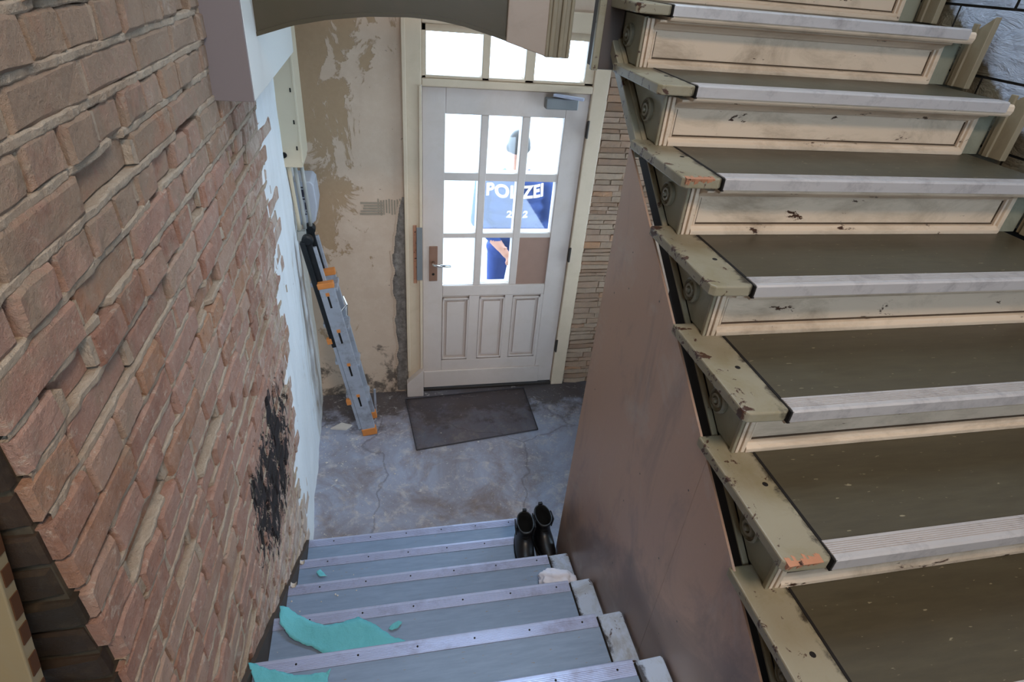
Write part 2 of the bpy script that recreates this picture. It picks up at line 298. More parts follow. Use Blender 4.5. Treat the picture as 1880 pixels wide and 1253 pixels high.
# ---------------------------------------------------------------- mesh helpers
class MB:
    def __init__(s): s.v = []; s.f = []
    def quad_box(s, p):              # 8 points: bottom 4 ccw, top 4 ccw
        b = len(s.v); s.v += [tuple(q) for q in p]
        s.f += [tuple(b+i for i in f) for f in ((3, 2, 1, 0), (4, 5, 6, 7), (0, 1, 5, 4), (1, 2, 6, 5), (2, 3, 7, 6), (3, 0, 4, 7))]; return s
    def box(s, x0, x1, y0, y1, z0, z1):
        return s.quad_box([(x0, y0, z0), (x1, y0, z0), (x1, y1, z0), (x0, y1, z0), (x0, y0, z1), (x1, y0, z1), (x1, y1, z1), (x0, y1, z1)])
    def prism(s, poly, ax, a, b):    # polygon in the two other axes, extruded along ax
        def P(q, t):
            if ax == 'x': return (t, q[0], q[1])
            if ax == 'y': return (q[0], t, q[1])
            return (q[0], q[1], t)
        n = len(poly); k = len(s.v); s.v += [P(q, a) for q in poly]+[P(q, b) for q in poly]
        s.f.append(tuple(range(k+n-1, k-1, -1))); s.f.append(tuple(range(k+n, k+2*n)))
        for i in range(n): j = (i+1) % n; s.f.append((k+i, k+j, k+n+j, k+n+i))
        return s
    def tube(s, pts, r, seg=8, caps=True):
        pts = [Vector(p) for p in pts]; k = len(s.v); n = len(pts)
        for i, p in enumerate(pts):
            d = (pts[min(i+1, n-1)]-pts[max(i-1, 0)]).normalized()
            a = d.orthogonal().normalized() if i == 0 else (pa-d*pa.dot(d)).normalized()
            pa = a; b = d.cross(a); rr = r[i] if isinstance(r, (list, tuple)) else r
            for q in range(seg): th = 2*math.pi*q/seg; s.v.append(tuple(p+a*math.cos(th)*rr+b*math.sin(th)*rr))
        for i in range(n-1):
            for q in range(seg): w = (q+1) % seg; s.f.append((k+i*seg+q, k+i*seg+w, k+(i+1)*seg+w, k+(i+1)*seg+q))
        if caps: s.f.append(tuple(range(k+seg-1, k-1, -1))); s.f.append(tuple(range(k+(n-1)*seg, k+n*seg)))
        return s
    def lathe(s, prof, c, axis, seg=20):   # prof: (radius, height along axis)
        k = len(s.v); ax = {'x': (1, 2, 0), 'y': (2, 0, 1), 'z': (0, 1, 2)}[axis]
        for r, h in prof:
            for q in range(seg):
                th = 2*math.pi*q/seg; p = list(c); p[ax[0]] += r*math.cos(th); p[ax[1]] += r*math.sin(th); p[ax[2]] += h; s.v.append(tuple(p))
        for i in range(len(prof)-1):
            for q in range(seg): w = (q+1) % seg; s.f.append((k+i*seg+q, k+i*seg+w, k+(i+1)*seg+w, k+(i+1)*seg+q))
        s.f.append(tuple(range(k+seg-1, k-1, -1))); s.f.append(tuple(range(k+(len(prof)-1)*seg, k+len(prof)*seg)))
        return s
    def grid(s, nu, nv, fn):
        k = len(s.v)
        for i in range(nu+1):
            for j in range(nv+1): s.v.append(tuple(fn(i/nu, j/nv)))
        for i in range(nu):
            for j in range(nv): a = k+i*(nv+1)+j; s.f.append((a, a+nv+1, a+nv+2, a+1))
        return s
    def mesh(s, name, mat=None, smooth=False):
        me = bpy.data.meshes.new(name); me.from_pydata(s.v, [], s.f); me.update()
        bm = bmesh.new(); bm.from_mesh(me); bmesh.ops.recalc_face_normals(bm, faces=bm.faces); bm.to_mesh(me); bm.free()
        if mat: me.materials.append(mat)
        if smooth:
            for p in me.polygons: p.use_smooth = True
        return me
ORG = {}
def link(name, data, parent=None, loc=(0, 0, 0)):
    o = bpy.data.objects.new(name, data); COL.objects.link(o); o.location = loc
    if parent is not None: o.parent = parent
    return o
def wloc(o):
    v = Vector((0, 0, 0))
    while o is not None: v += Vector(o.location); o = o.parent
    return v
def ob(name, mb, mat, parent=None, bev=0, smooth=False, label=None, cat=None, kind=None, group=None, seg=2):
    """one mesh object; vertices are given in world coordinates"""
    me = mb if isinstance(mb, bpy.types.Mesh) else mb.mesh(name, M[mat] if isinstance(mat, str) else mat, smooth)
    o = link(name, me, parent)
    if parent is not None: o.location = -wloc(parent)
    if bev:
        b = o.modifiers.new('bevel', 'BEVEL'); b.width = bev; b.segments = seg; b.limit_method = 'ANGLE'; b.angle_limit = math.radians(40)
    tag(o, label, cat, kind, group); return o
def tag(o, label=None, cat=None, kind=None, group=None):
    if label: o['label'] = label
    if cat: o['category'] = cat
    if kind: o['kind'] = kind
    if group: o['group'] = group
    return o
def thing(name, loc, label, cat, kind=None, group=None): return tag(link(name, None, None, loc), label, cat, kind, group)
def inst(name, me, parent, loc, bev=0):
    """shared mesh, placed at a world location under its parent"""
    o = link(name, me, parent); o.location = Vector(loc)-(wloc(parent) if parent is not None else Vector((0, 0, 0)))
    if bev: b = o.modifiers.new('bevel', 'BEVEL'); b.width = bev; b.segments = 2; b.limit_method = 'ANGLE'; b.angle_limit = math.radians(40)
    return o
def nz(x, y, z=0): return mnoise.noise((x, y, z))
def un(u, v, ax, val):
    d = FWD+RGT*((u-940)/F_PX)-UPV*((v-626.5)/F_PX); c = Vector((0, 0, 2.69)); i = 'xyz'.index(ax); return c+d*((val-c[i])/d[i])

XL, YD, XR = -.44, 3.45, 2.0
# ================================================================ THE SETTING
ob('floor', MB().box(-1.2, 2.2, .4, 3.75, -.12, 0), 'floor', kind='structure', label='worn patchy concrete entrance floor at the foot of the stairs', cat='floor')
# ---- left wall: core, bricks, mortar, plaster
wl = ob('wall_left', MB().box(-.95, -.485, .66, 3.75, -.12, 4.6), 'recess', kind='structure', label='bare brick stairwell wall with torn white plaster beyond the bricks', cat='wall')
def brick_mesh(name, L, Hh, D, r, mat):
    """face at x=0 looking +x, runs along y 0..L, z 0..Hh, depth D to -x; irregular worn edges"""
    m = MB(); e = .0048
    def ring(x, ins, jit):
        pts = []
        for (yy, zz) in ((0, 0), (.33, 0), (.67, 0), (1, 0), (1, 1), (.67, 1), (.33, 1), (0, 1)):
            y_ = yy*L; z_ = zz*Hh
            y_ += ins if yy == 0 else (-ins if yy == 1 else 0); z_ += ins if zz == 0 else -ins
            pts.append((x+r.uniform(-jit, jit), y_+r.uniform(-jit, jit), z_+r.uniform(-jit, jit)))
        return pts
    rings = [ring(-D, .001, 0), ring(-.0055, 0, .0016), ring(r.uniform(-.0015, .0015), e*r.uniform(.7, 1.3), .0022)]
    for q in rings: m.v += q
    for a in (0, 1):
        for i in range(8): j = (i+1) % 8; m.f.append((a*8+i, a*8+j, a*8+8+j, a*8+8+i))
    c = 16; m.f += [(c, c+1, c+6, c+7), (c+1, c+2, c+5, c+6), (c+2, c+3, c+4, c+5)]; m.f.append((7, 6, 5, 4, 3, 2, 1, 0))
    return m.mesh(name, mat)
CH = .071; Z0 = 2.238-CH*31
stret = [brick_mesh('brick_stretcher', .228, .058, .105, RND, M['brick']) for _ in range(10)]
head = [brick_mesh('brick_header', .106, .058, .215, RND, M['brick']) for _ in range(10)]
bats = {}
def edgeY(z):   # where the plaster begins
    pts = [(0, 2.03), (.3, 2.06), (.61, 2.07), (.9, 2.17), (1.07, 2.23), (1.5, 2.31), (2.18, 2.43), (2.7, 2.5)]
    for (a, b), (c, d) in zip(pts, pts[1:]):
        if z <= c: return b+(d-b)*(z-a)/(c-a)
    return 2.5
nb = 0
def stairZ(y):  return max(0, 1.05-.175*math.ceil((y-.793)/.2506)) if y < 2.046 else 0
beds = MB(); perp = MB()
perps = []
for k in range(0, 37):
    zb = Z0+k*CH+.0065
    if zb > 2.62: break
    hdr = (k % 2 == 1)
    y = .616+RND.uniform(-.012, .012)+(0 if hdr else .0); first = True
    if not hdr and k % 4 == 2: y -= 0.0
    shift = 0
    while y < edgeY(zb)+.10:
        use_h = hdr or (first and k % 4 == 0) or RND.random() < .10
        Lb = .106 if use_h else .228
        g = RND.uniform(.009, .016)
        if zb+.07 > stairZ(y+Lb*.5)-.02 and zb > -.02:
            xo = XL-.004+RND.uniform(-.006, .004)
            if RND.random() < .07: xo -= RND.uniform(.010, .022)
            o = inst('brick', RND.choice(head if use_h else stret), wl, (xo, y, zb+RND.uniform(-.002, .002)))
            o.scale = (1, RND.uniform(.97, 1.02), RND.uniform(.95, 1.05)); o.rotation_euler = (RND.uniform(-.012, .012), 0, RND.uniform(-.02, .02)); nb += 1
            perps.append((y+Lb, g, zb))
        y += Lb+g; first = False
# bed mortar strips: irregular ridges between the courses
for k in range(0, 38):
    z = Z0+k*CH
    if z > 2.62: break
    y0, y1 = .625, edgeY(z)+.06; n = int((y1-y0)/.012); rows = []
    for i in range(n+1):
        y = y0+(y1-y0)*i/n
        if z < stairZ(y)-.08: rows.append(None); continue
        x = XL-.0075+.005*nz(y*22, z*40, 1)+.003*nz(y*70, z*50, 5)
        if nz(y*9, z*31, 9) > .42: x -= .016
        hh = .0072+.0022*nz(y*30, z*20, 3); zc = z+.002*nz(y*14, z*9, 7)
        rows.append([(-.482, y, zc-hh), (x-.002, y, zc-hh*1.1), (x+.001*nz(y*90, z, 2), y, zc-hh*.7), (x+.001, y, zc+hh*.7), (x-.002, y, zc+hh*1.1), (-.482, y, zc+hh)])
    for a, b in zip(rows, rows[1:]):
        if a is None or b is None: continue
        kk = len(beds.v); beds.v += a+b
        for q in range(5): beds.f.append((kk+q, kk+q+1, kk+6+q+1, kk+6+q))
for (y, g, z) in perps:
    if RND.random() < .60:
        d = XL-.010+RND.uniform(-.008, .004); hA, hB = RND.uniform(0, .012), RND.uniform(.045, .06)
        perp.quad_box([(-.482, y-.002, z+hA), (d, y-.003, z+hA+RND.uniform(0, .006)), (d+RND.uniform(-.004, .003), y+g+.003, z+hA), (-.482, y+g+.002, z+hA),
                       (-.482, y-.002, z+hB), (d+RND.uniform(-.004, .003), y-.003, z+hB), (d, y+g+.003, z+hB-RND.uniform(0, .006)), (-.482, y+g+.002, z+hB)])
ob('bed_mortar', beds, 'mortar', wl, kind='stuff'); ob('joint_mortar', perp, 'mortar', wl, kind='stuff')
# near end of the brick wall: the reveal, one brick deep face towards the landing
ob('reveal_core', MB().box(-.95, -.462, .606, .668, .9, 2.9), 'mortar_dark', wl)
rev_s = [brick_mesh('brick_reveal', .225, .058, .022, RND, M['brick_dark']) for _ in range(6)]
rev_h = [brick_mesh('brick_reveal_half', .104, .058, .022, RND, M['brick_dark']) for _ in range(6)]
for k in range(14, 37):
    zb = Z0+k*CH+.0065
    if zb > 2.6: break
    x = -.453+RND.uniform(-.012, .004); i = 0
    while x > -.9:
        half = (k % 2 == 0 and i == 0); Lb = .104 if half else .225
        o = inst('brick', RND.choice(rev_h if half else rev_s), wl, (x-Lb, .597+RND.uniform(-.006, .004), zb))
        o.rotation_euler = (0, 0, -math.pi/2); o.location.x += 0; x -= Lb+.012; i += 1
# plaster skin beyond the bricks
def plaster(u, v):
    z = -.02+v*4.6; e = edgeY(min(z, 2.7))+.016*nz(z*7, 1, 2)+.008*nz(z*23, 4, 2); y = e+(YD-e)*u
    x = -.452+.012*nz(y*3, z*1.3, 4)+.005*nz(y*9, z*5, 8)+.012*min(1, u*9)-.030*u
    return (x, y, z)
pm = MB().grid(44, 240, plaster); k = len(pm.v)
for j in range(241): q = pm.v[j]; pm.v.append((-.486, q[1]+.004, q[2]))
for j in range(240): pm.f.append((j, j+1, k+j+1, k+j))
ob('plaster', pm, 'plaster_white', wl, smooth=True)
ob('upper_wall', MB().box(-.95, -.45, .62, 3.45, 2.62, 4.6), 'plaster_plain', wl)
# landing side walls
ob('wall_landing', MB().box(-1.05, -.95, -1.95, .66, 1.1, 4.6), 'plaster_plain', kind='structure', label='plain plaster wall beside the landing', cat='wall')
ob('landing', MB().box(-.95, 2.0, -1.9, .50, 1.10, 1.225), 'lino_low', kind='structure', label='stair landing floor between the two flights', cat='landing')
# ---- front wall with door opening, window over it
DX0, DX1, DZ1 = .13, 1.30, 2.45
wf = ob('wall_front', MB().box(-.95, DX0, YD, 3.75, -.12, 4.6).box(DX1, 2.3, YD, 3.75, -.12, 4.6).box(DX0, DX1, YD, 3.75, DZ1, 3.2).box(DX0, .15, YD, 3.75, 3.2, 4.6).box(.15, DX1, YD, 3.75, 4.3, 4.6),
        'plaster_front', kind='structure', label='peeling beige plaster wall around the entrance door', cat='wall')
# raw render strip hacked away beside the frame
def rstrip(u, v):
    z = .02+v*1.45; w = .055+.03*nz(z*4, 3)+.014*nz(z*14, 8)+(.02 if z < 1.1 else 0); w *= min(1, (1.47-z)*6+.25)
    return (DX0-.004-(1-u)*w, YD-.010*min(1, u*6)-.006*nz(u*5, z*20, 3), z)
ob('raw_render', MB().grid(10, 130, rstrip), 'render_edge', wf, smooth=True)
cr = MB()
for z in [i*.018 for i in range(5, 80)]:
    w = .055+.03*nz(z*4, 3)+.014*nz(z*14, 8)+(.02 if z < 1.1 else 0); w *= min(1, (1.47-z)*6+.25); x = DX0-.004-w
    cr.quad_box([(x-.010, YD+.004, z), (x+.004, YD+.004, z), (x+.003, YD-.007, z), (x-.007, YD-.004, z), (x-.010, YD+.004, z+.02), (x+.004, YD+.004, z+.02), (x+.003, YD-.007, z+.02), (x-.007, YD-.004, z+.02)])
ob('plaster_lip', cr, 'plaster_front', wf, kind='stuff')
# comb scraped glue patches and marks on the plaster
gp = MB()
for i in range(9): x = -.03+i*.016; gp.box(x, x+.009, YD-.002, YD+.002, 1.36+RND.uniform(-.01, .01), 1.45+RND.uniform(-.015, .01))
for i in range(5): gp.box(-.12+RND.uniform(-.02, .01), .0, YD-.003, YD+.002, 1.355+i*.017, 1.366+i*.017)
ob('glue_marks', gp, 'glue_grey', wf, kind='stuff')
# stone strip cladding to the right of the door
st_m = []
for _ in range(8):
    m = MB(); a = [RND.uniform(.004, .016) for _ in range(6)]; pts = []
    for zz in (0, 1):
        for i, yy in enumerate((0, .5, 1)): pts.append((yy, -a[zz*3+i], .04+.92*zz))
    m.v = [(0, 0, 0), (.5, 0, 0), (1, 0, 0), (0, 0, 1), (.5, 0, 1), (1, 0, 1)]+[(p[0]*.985+.007, p[1], p[2]) for p in pts]
    m.f = [(6, 7, 10, 9), (7, 8, 11, 10), (0, 1, 7, 6), (1, 2, 8, 7), (3, 9, 10, 4), (4, 10, 11, 5), (0, 6, 9, 3), (2, 5, 11, 8)]
    st_m.append(m.mesh('stone_strip', M['stone']))
z = .0; row = 0
while z < 2.42:
    h = RND.choice((.026, .033, .042, .050)); x = 1.315-(RND.uniform(0, .02)); end = 1.74
    while x < end:
        L_ = min(RND.uniform(.10, .24), end-x+.03)
        o = inst('stone', RND.choice(st_m), wf, (x, YD+.001, z)); o.scale = (L_-.003, RND.uniform(.7, 1.5), h-.003); x += L_
    z += h; row += 1
# ---- right wall: rough painted blocks
wr = ob('wall_right', MB().box(XR+.016, 2.3, -1.95, 1.95, -.12, 4.6).box(XR+.016, 2.3, 3.25, 3.75, -.12, 4.6).box(XR+.016, 2.3, 1.95, 3.25, -.12, .72).box(XR+.016, 2.3, 1.95, 3.25, 2.12, 4.6), 'block_joint', kind='structure', label='white painted rough block wall beside the ascending stairs', cat='wall')
def block_mesh():
    s_ = RND.uniform(0, 99); m = MB()
    def fn(u, v):
        e = min(u, 1-u, v, 1-v); return (-.005-.006*min(1, e*9)-.006*nz(u*4+s_, v*5, 2)-.004*nz(u*9, v*12+s_, 5), u*.412, v*.192)
    m.grid(7, 3, fn); return m.mesh('wall_block', M['block'])
bms = [block_mesh() for _ in range(9)]
for r_ in range(2, 15):
    zb = 2.494-.2*5+.2*r_-.1*4
    if zb < 1.0: continue
    for c_ in range(9):
        yb = -.30+c_*.42+(.21 if r_ % 2 else 0)
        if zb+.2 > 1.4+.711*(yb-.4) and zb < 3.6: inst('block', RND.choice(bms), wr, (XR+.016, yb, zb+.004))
ob('wall_back', MB().box(-1.05, 2.3, -2.1, -1.95, 1.1, 2.65).box(-1.05, 2.3, -2.1, -1.95, 4.25, 4.7).box(-1.05, -.25, -2.1, -1.95, 2.65, 4.25).box(1.75, 2.3, -2.1, -1.95, 2.65, 4.25), 'plaster_plain', kind='structure')
ob('ceiling', MB().box(-1.05, 2.3, -2.1, 1.4, 4.6, 4.7).box(-1.05, 2.3, 2.8, 3.75, 4.6, 4.7).box(-1.05, 0, 1.4, 2.8, 4.6, 4.7).box(1.6, 2.3, 1.4, 2.8, 4.6, 4.7), 'plaster_plain', kind='structure')
w_ = thing('window_3', (.8, 2.1, 4.65), None, None, 'structure')
ob('window_frame', MB().box(0, 1.6, 1.4, 1.45, 4.62, 4.70).box(0, 1.6, 2.75, 2.8, 4.62, 4.70).box(0, .05, 1.45, 2.75, 4.62, 4.70).box(1.55, 1.6, 1.45, 2.75, 4.62, 4.70).box(.78, .82, 1.45, 2.75, 4.62, 4.70), 'muntin_white', w_)
ob('pane', MB().box(.05, 1.55, 1.45, 2.75, 4.655, 4.66), 'glass', w_)
w_ = thing('window_4', (2.2, 2.6, .72), None, None, 'structure')
ob('window_frame', MB().box(2.17, 2.23, 1.95, 3.25, .72, .77).box(2.17, 2.23, 1.95, 3.25, 2.07, 2.12).box(2.17, 2.23, 1.95, 2.0, .77, 2.07).box(2.17, 2.23, 3.2, 3.25, .77, 2.07).box(2.17, 2.23, 2.58, 2.62, .77, 2.07), 'muntin_white', w_)
ob('pane', MB().box(2.197, 2.203, 2.0, 3.2, .77, 2.07), 'glass', w_)
for i, (x0, x1, y, z0, z1) in enumerate(((.15, 1.55, 3.70, 3.2, 4.3), (-.25, 1.75, -2.06, 2.65, 4.25))):
    x1 = min(x1, 1.30) if i == 0 else x1
    w_ = thing('window_%d' % (i+1), (x0, y, z0), None, None, 'structure')
    m = MB(); b = .05
    m.box(x0, x1, y-.03, y+.03, z0, z0+b).box(x0, x1, y-.03, y+.03, z1-b, z1).box(x0, x0+b, y-.03, y+.03, z0, z1).box(x1-b, x1, y-.03, y+.03, z0, z1).box((x0+x1)/2-.025, (x0+x1)/2+.025, y-.03, y+.03, z0, z1)
    ob('window_frame', m, 'muntin_white', w_); ob('pane', MB().box(x0+b, x1-b, y-.003, y+.003, z0+b, z1-b), 'glass', w_)
ob('ground', MB().box(-6, 8, 3.75, 14, -.35, -.10), 'pave', kind='structure', label='pale paving outside the entrance door', cat='pavement')

# ================================================================ DOOR
dr = thing('door_1', (.72, 3.46, 0), 'cream panelled entrance door with nine lights under a three-light transom', 'door', 'structure')
fy0, fy1 = 3.425, 3.56
fm = MB().box(DX0, .232, fy0, fy1, .0, DZ1).box(1.205, DX1, fy0, fy1, 0, DZ1).box(.232, 1.205, fy0, fy1, 2.40, DZ1+.05).box(.232, 1.205, fy0, fy1, 2.095, 2.135)
fr_ = ob('frame', fm, 'frame_paint', dr, bev=.006)
ob('casing', MB().box(DX0-.004, DX0+.018, fy0-.012, fy0, .20, DZ1).box(.214, .232, fy0-.016, fy0, .22, 2.1), 'frame_paint', fr_, bev=.004)
ob('transom_bars', MB().box(.232, .258, 3.44, 3.54, 2.135, 2.40).box(1.152, 1.205, 3.44, 3.54, 2.135, 2.40).box(.561, .603, 3.44, 3.54, 2.135, 2.40).box(.803, .857, 3.44, 3.54, 2.135, 2.40).box(.232, 1.205, 3.44, 3.54, 2.362, 2.40).box(.232, 1.205, 3.44, 3.54, 2.135, 2.152), 'frame_paint', fr_, bev=.004)
for a, b in ((.258, .561), (.603, .803), (.857, 1.152)): ob('pane', MB().box(a, b, 3.455, 3.459, 2.15, 2.364), 'glass', fr_)
# plinth block with a slanted top at the foot of the left jamb
ob('plinth', MB().prism([(DX0-.012, .0), (DX0+.01, -.0), (.234, 0), (.234, .235), (DX0-.012, .118)], 'y', 3.375, 3.43), 'door_paint', fr_, bev=.004)
ob('strike_plate', MB().box(.196, .2315, fy0-.02, fy0-.012, .93, 1.29), 'closer', fr_, bev=.002)
ob('strike_filler', MB().box(.176, .198, fy0-.005, fy0+.0, .90, 1.30), 'raw_wood', fr_, bev=.004)
# leaf
ly0, ly1 = 3.445, 3.495
xs = [(.366, .572), (.617, .815), (.862, 1.066)]; zs = [(.862, 1.203), (1.232, 1.572), (1.618, 1.953)]
lm = MB().box(.236, .366, ly0, ly1, .03, 2.092).box(1.066, 1.202, ly0, ly1, .03, 2.092).box(.366, 1.066, ly0, ly1, 1.953, 2.092).box(.366, 1.066, ly0, ly1, .785, .862).box(.366, 1.066, ly0, ly1, .03, .262)
lm.box(.366, 1.066, ly0+.018, ly1-.01, .262, .785)
leaf = ob('leaf', lm, 'door_paint', dr, bev=.004)
for a, b in ((.572, .617), (.815, .862)): ob('muntin', MB().box(a, b, ly0+.004, ly1+.035, .862, 1.953), 'door_paint', leaf, bev=.004)
for c, d in ((1.203, 1.232), (1.572, 1.618)):
    for a, b in ((.366, .5725), (.6165, .8155), (.8615, 1.066)): ob('muntin', MB().box(a, b, ly0+.005, ly1+.033, c, d), 'door_paint', leaf)
ob('outer_reveal', MB().box(.352, .366, ly1, ly1+.035, .848, 1.967).box(1.066, 1.08, ly1, ly1+.035, .848, 1.967).box(.366, 1.066, ly1, ly1+.035, .848, .862).box(.366, 1.066, ly1, ly1+.035, 1.953, 1.967), 'muntin_white', leaf)
for i, (a, b) in enumerate(xs):
    for j, (c, d) in enumerate(zs):
        if i == 2 and j == 0: tag(ob('pane', MB().box(a, b, ly0+.010, ly0+.016, c, d), 'brown_board', leaf), label='brown hardboard filling a missing pane')
        else: ob('pane', MB().box(a, b, ly0+.016, ly0+.020, c, d), 'glass', leaf)
for a, b in ((.367, .547), (.618, .795), (.851, 1.045)):
    m = MB(); k = len(m.v); c, d = .270, .768
    m.box(a+.03, b-.03, ly0+.005, ly0+.02, c+.03, d-.03)
    m.box(a, a+.012, ly0-.003, ly0+.02, c, d).box(b-.012, b, ly0-.003, ly0+.02, c, d).box(a, b, ly0-.003, ly0+.02, c, c+.012).box(a, b, ly0-.003, ly0+.02, d-.012, d)
    ob('panel', m, 'door_paint', leaf, bev=.003)
ob('rails', MB().box(.548, .617, ly0, ly1, .262, .785).box(.796, .85, ly0, ly1, .262, .785).box(1.046, 1.066, ly0, ly1, .262, .785), 'door_paint', leaf)
ob('kick_board', MB().box(.24, 1.10, ly0-.012, ly0, .035, .175), 'door_paint', leaf, bev=.003)
ob('plate', MB().box(.277, .330, ly0-.008, ly0, .905, 1.150), 'brass', leaf, bev=.002)
ob('lever', MB().tube([(.303, ly0-.005, 1.04), (.303, ly0-.05, 1.04), (.315, ly0-.058, 1.04), (.41, ly0-.06, 1.035)], [.011, .009, .009, .007], 10), 'chrome', leaf, smooth=True)
ob('keyhole', MB().lathe([(.009, 0), (.007, -.003)], (.303, ly0-.008, .955), 'y', 12), 'dark_hole', leaf)
for z in (1.90, 1.09, .36): ob('hinge', MB().tube([(1.205, 3.418, z-.05), (1.205, 3.418, z+.05)], .008, 8).box(1.197, 1.213, 3.42, 3.43, z-.045, z+.045), 'steel_dark', dr)
cl = ob('closer', MB().box(.93, 1.12, ly0-.055, ly0, 2.01, 2.068), 'closer', leaf, bev=.006)
ob('closer_arm', MB().quad_box([(.97, ly0-.03, 2.075), (1.12, ly0-.13, 2.075), (1.135, ly0-.10, 2.075), (.99, ly0-.005, 2.075), (.97, ly0-.03, 2.09), (1.12, ly0-.13, 2.09), (1.135, ly0-.10, 2.09), (.99, ly0-.005, 2.09)]), 'closer_arm', leaf, bev=.002)
ob('threshold', MB().box(.232, 1.205, 3.43, 3.60, 0, .022), 'steel_dark', dr, bev=.004)

# ================================================================ ASCENDING STAIRS
G, RS, UY, UZ = .2464, .175, .339, 1.575
XA, XC, XE = .738, .847, 1.93
up = thing('staircase', (1.35, .09, 1.225), 'upper flight of worn cream panelled stairs with olive linoleum treads and side rosettes', 'stairs')
def strip_mesh(name, x0, x1, mat, sgn=1, w=.042, lip=.026):
    prof = [(-.007, -lip), (-.007, .000), (-.003, .004)]; n = 7
    for i in range(n):
        a = .005+(w-.008)*i/n; p = (w-.008)/n; prof += [(a, .0045), (a+p*.55, .0045), (a+p*.6, .0028), (a+p*.98, .0028)]
    prof += [(w, .003), (w, -.002), (.0, -.002), (.0, -lip)]
    return MB().prism([(sgn*a, b) for a, b in prof], 'x', x0, x1).mesh(name, M[mat])
tread_me = MB().prism([(0, -.034), (.004, -.039), (.33, -.039), (.33, -.004), (.004, -.004), (-.002, -.010), (-.004, -.022)], 'x', XC, XE).mesh('tread', M['cream'])
lino_me = MB().box(XC+.004, XE-.004, .040, .325, -.004, 0).mesh('linoleum', M['lino'])
strip_me = strip_mesh('nosing_strip', XC+.001, 1.90, 'alu_strip')
def endcap_pts():
    return [(XA, .012), (XA+.010, .0), (XC-.012, -.003), (XC, .006), (XC, .30), (XC-.012, .371), (XA, .371)]
cap_me = MB().prism(endcap_pts(), 'z', -.026, .001).mesh('tread_end', M['cream_end'])
gap_me = MB().box(XC-.003, XC+.004, -.006, .30, -.030, .0018).mesh('tread_end_joint', M['dark_hole'])
hole_me = MB().lathe([(.008, .0), (.006, .0017)], (XC-.030, .165, 0), 'z', 10).mesh('nail_hole', M['dark_hole'])
splint = MB(); x = XA+.006
while x < XC-.03:
    w_ = RND.uniform(.004, .011); d_ = RND.uniform(.004, .016); h_ = RND.uniform(.008, .020)
    splint.quad_box([(x, .0, -h_), (x+w_, .0, -h_*.8), (x+w_, d_, -.004), (x, d_*.8, -.004), (x, -.0045, .0005), (x+w_*.9, -.005, .0008), (x+w_, d_, .0022), (x, d_*1.3, .0018)]); x += w_*.9
splint_me = splint.mesh('splintered_edge', M['raw_wood'])
RY = .078     # riser face behind the nose
riser_me = MB().box(.800, 1.90, RY, RY+.02, -RS, -.039).mesh('riser', M['cream'])
bot_me = MB().prism([(RY, -.175), (RY-.022, -.175), (RY-.022, -.163), (RY-.016, -.158), (RY-.012, -.152), (RY, -.150)], 'x', .826, 1.880).mesh('base_moulding', M['cream'])
top_me = MB().prism([(RY, -.039), (RY-.055, -.039), (RY-.052, -.046), (RY-.030, -.052), (RY-.016, -.062), (RY-.010, -.068), (RY, -.070)], 'x', .826, 1.880).mesh('cove_moulding', M['cream'])
stile_me = MB().prism([(.800, RY), (.800, RY-.020), (.808, RY-.020), (.809, RY-.010), (.813, RY-.010), (.814, RY-.020), (.824, RY-.020), (.825, RY-.006), (.834, RY-.006), (.835, RY-.009), (.840, RY-.009), (.840, RY)], 'z', -.1745, -.039).mesh('stile', M['cream'])
stile2_me = MB().prism([(1.862, RY), (1.862, RY-.010), (1.870, RY-.010), (1.872, RY-.004), (1.874, RY-.016), (1.890, RY-.016), (1.890, RY)], 'z', -.1745, -.039).mesh('stile', M['cream'])
groove_me = MB().box(.842, 1.860, RY-.0035, RY, -.1495, -.1462).box(.842, .8445, RY-.003, RY, -.145, -.075).box(1.8575, 1.860, RY-.003, RY, -.145, -.075).mesh('panel_groove', M['dirt_line'])
side_me = MB().prism([(RY-.012, -.036), (.32, -.036), (.135, -.172), (RY-.012, -.172)], 'x', .795, .806).mesh('side_panel', M['olive'])
sbead_me = MB().box(.789, .797, RY-.020, RY-.008, -.1745, -.036).mesh('corner_bead', M['cream_end'])
ros_me = MB().lathe([(.034, 0), (.034, -.009), (.029, -.013), (.026, -.004), (.021, -.004), (.018, -.014), (.012, -.014), (.009, -.004), (.006, -.018), (.002, -.020)], (.795, .164, -.096), 'x', 24).mesh('rosette', M['rosette'])
wsk_me = MB().prism([(RY-.095, -.172), (RY-.012, -.172), (RY-.012, -.025), (RY-.095, .045)], 'x', 1.960, 1.984).mesh('wall_skirting', M['pendant'])
wsk2_me = MB().box(1.952, 1.962, RY-.050, RY-.030, -.172, .02).mesh('skirting_bead', M['pendant'])
wret_me = MB().box(1.885, 1.962, RY-.004, RY+.03, -.174, -.045).mesh('wall_return', M['olive'])
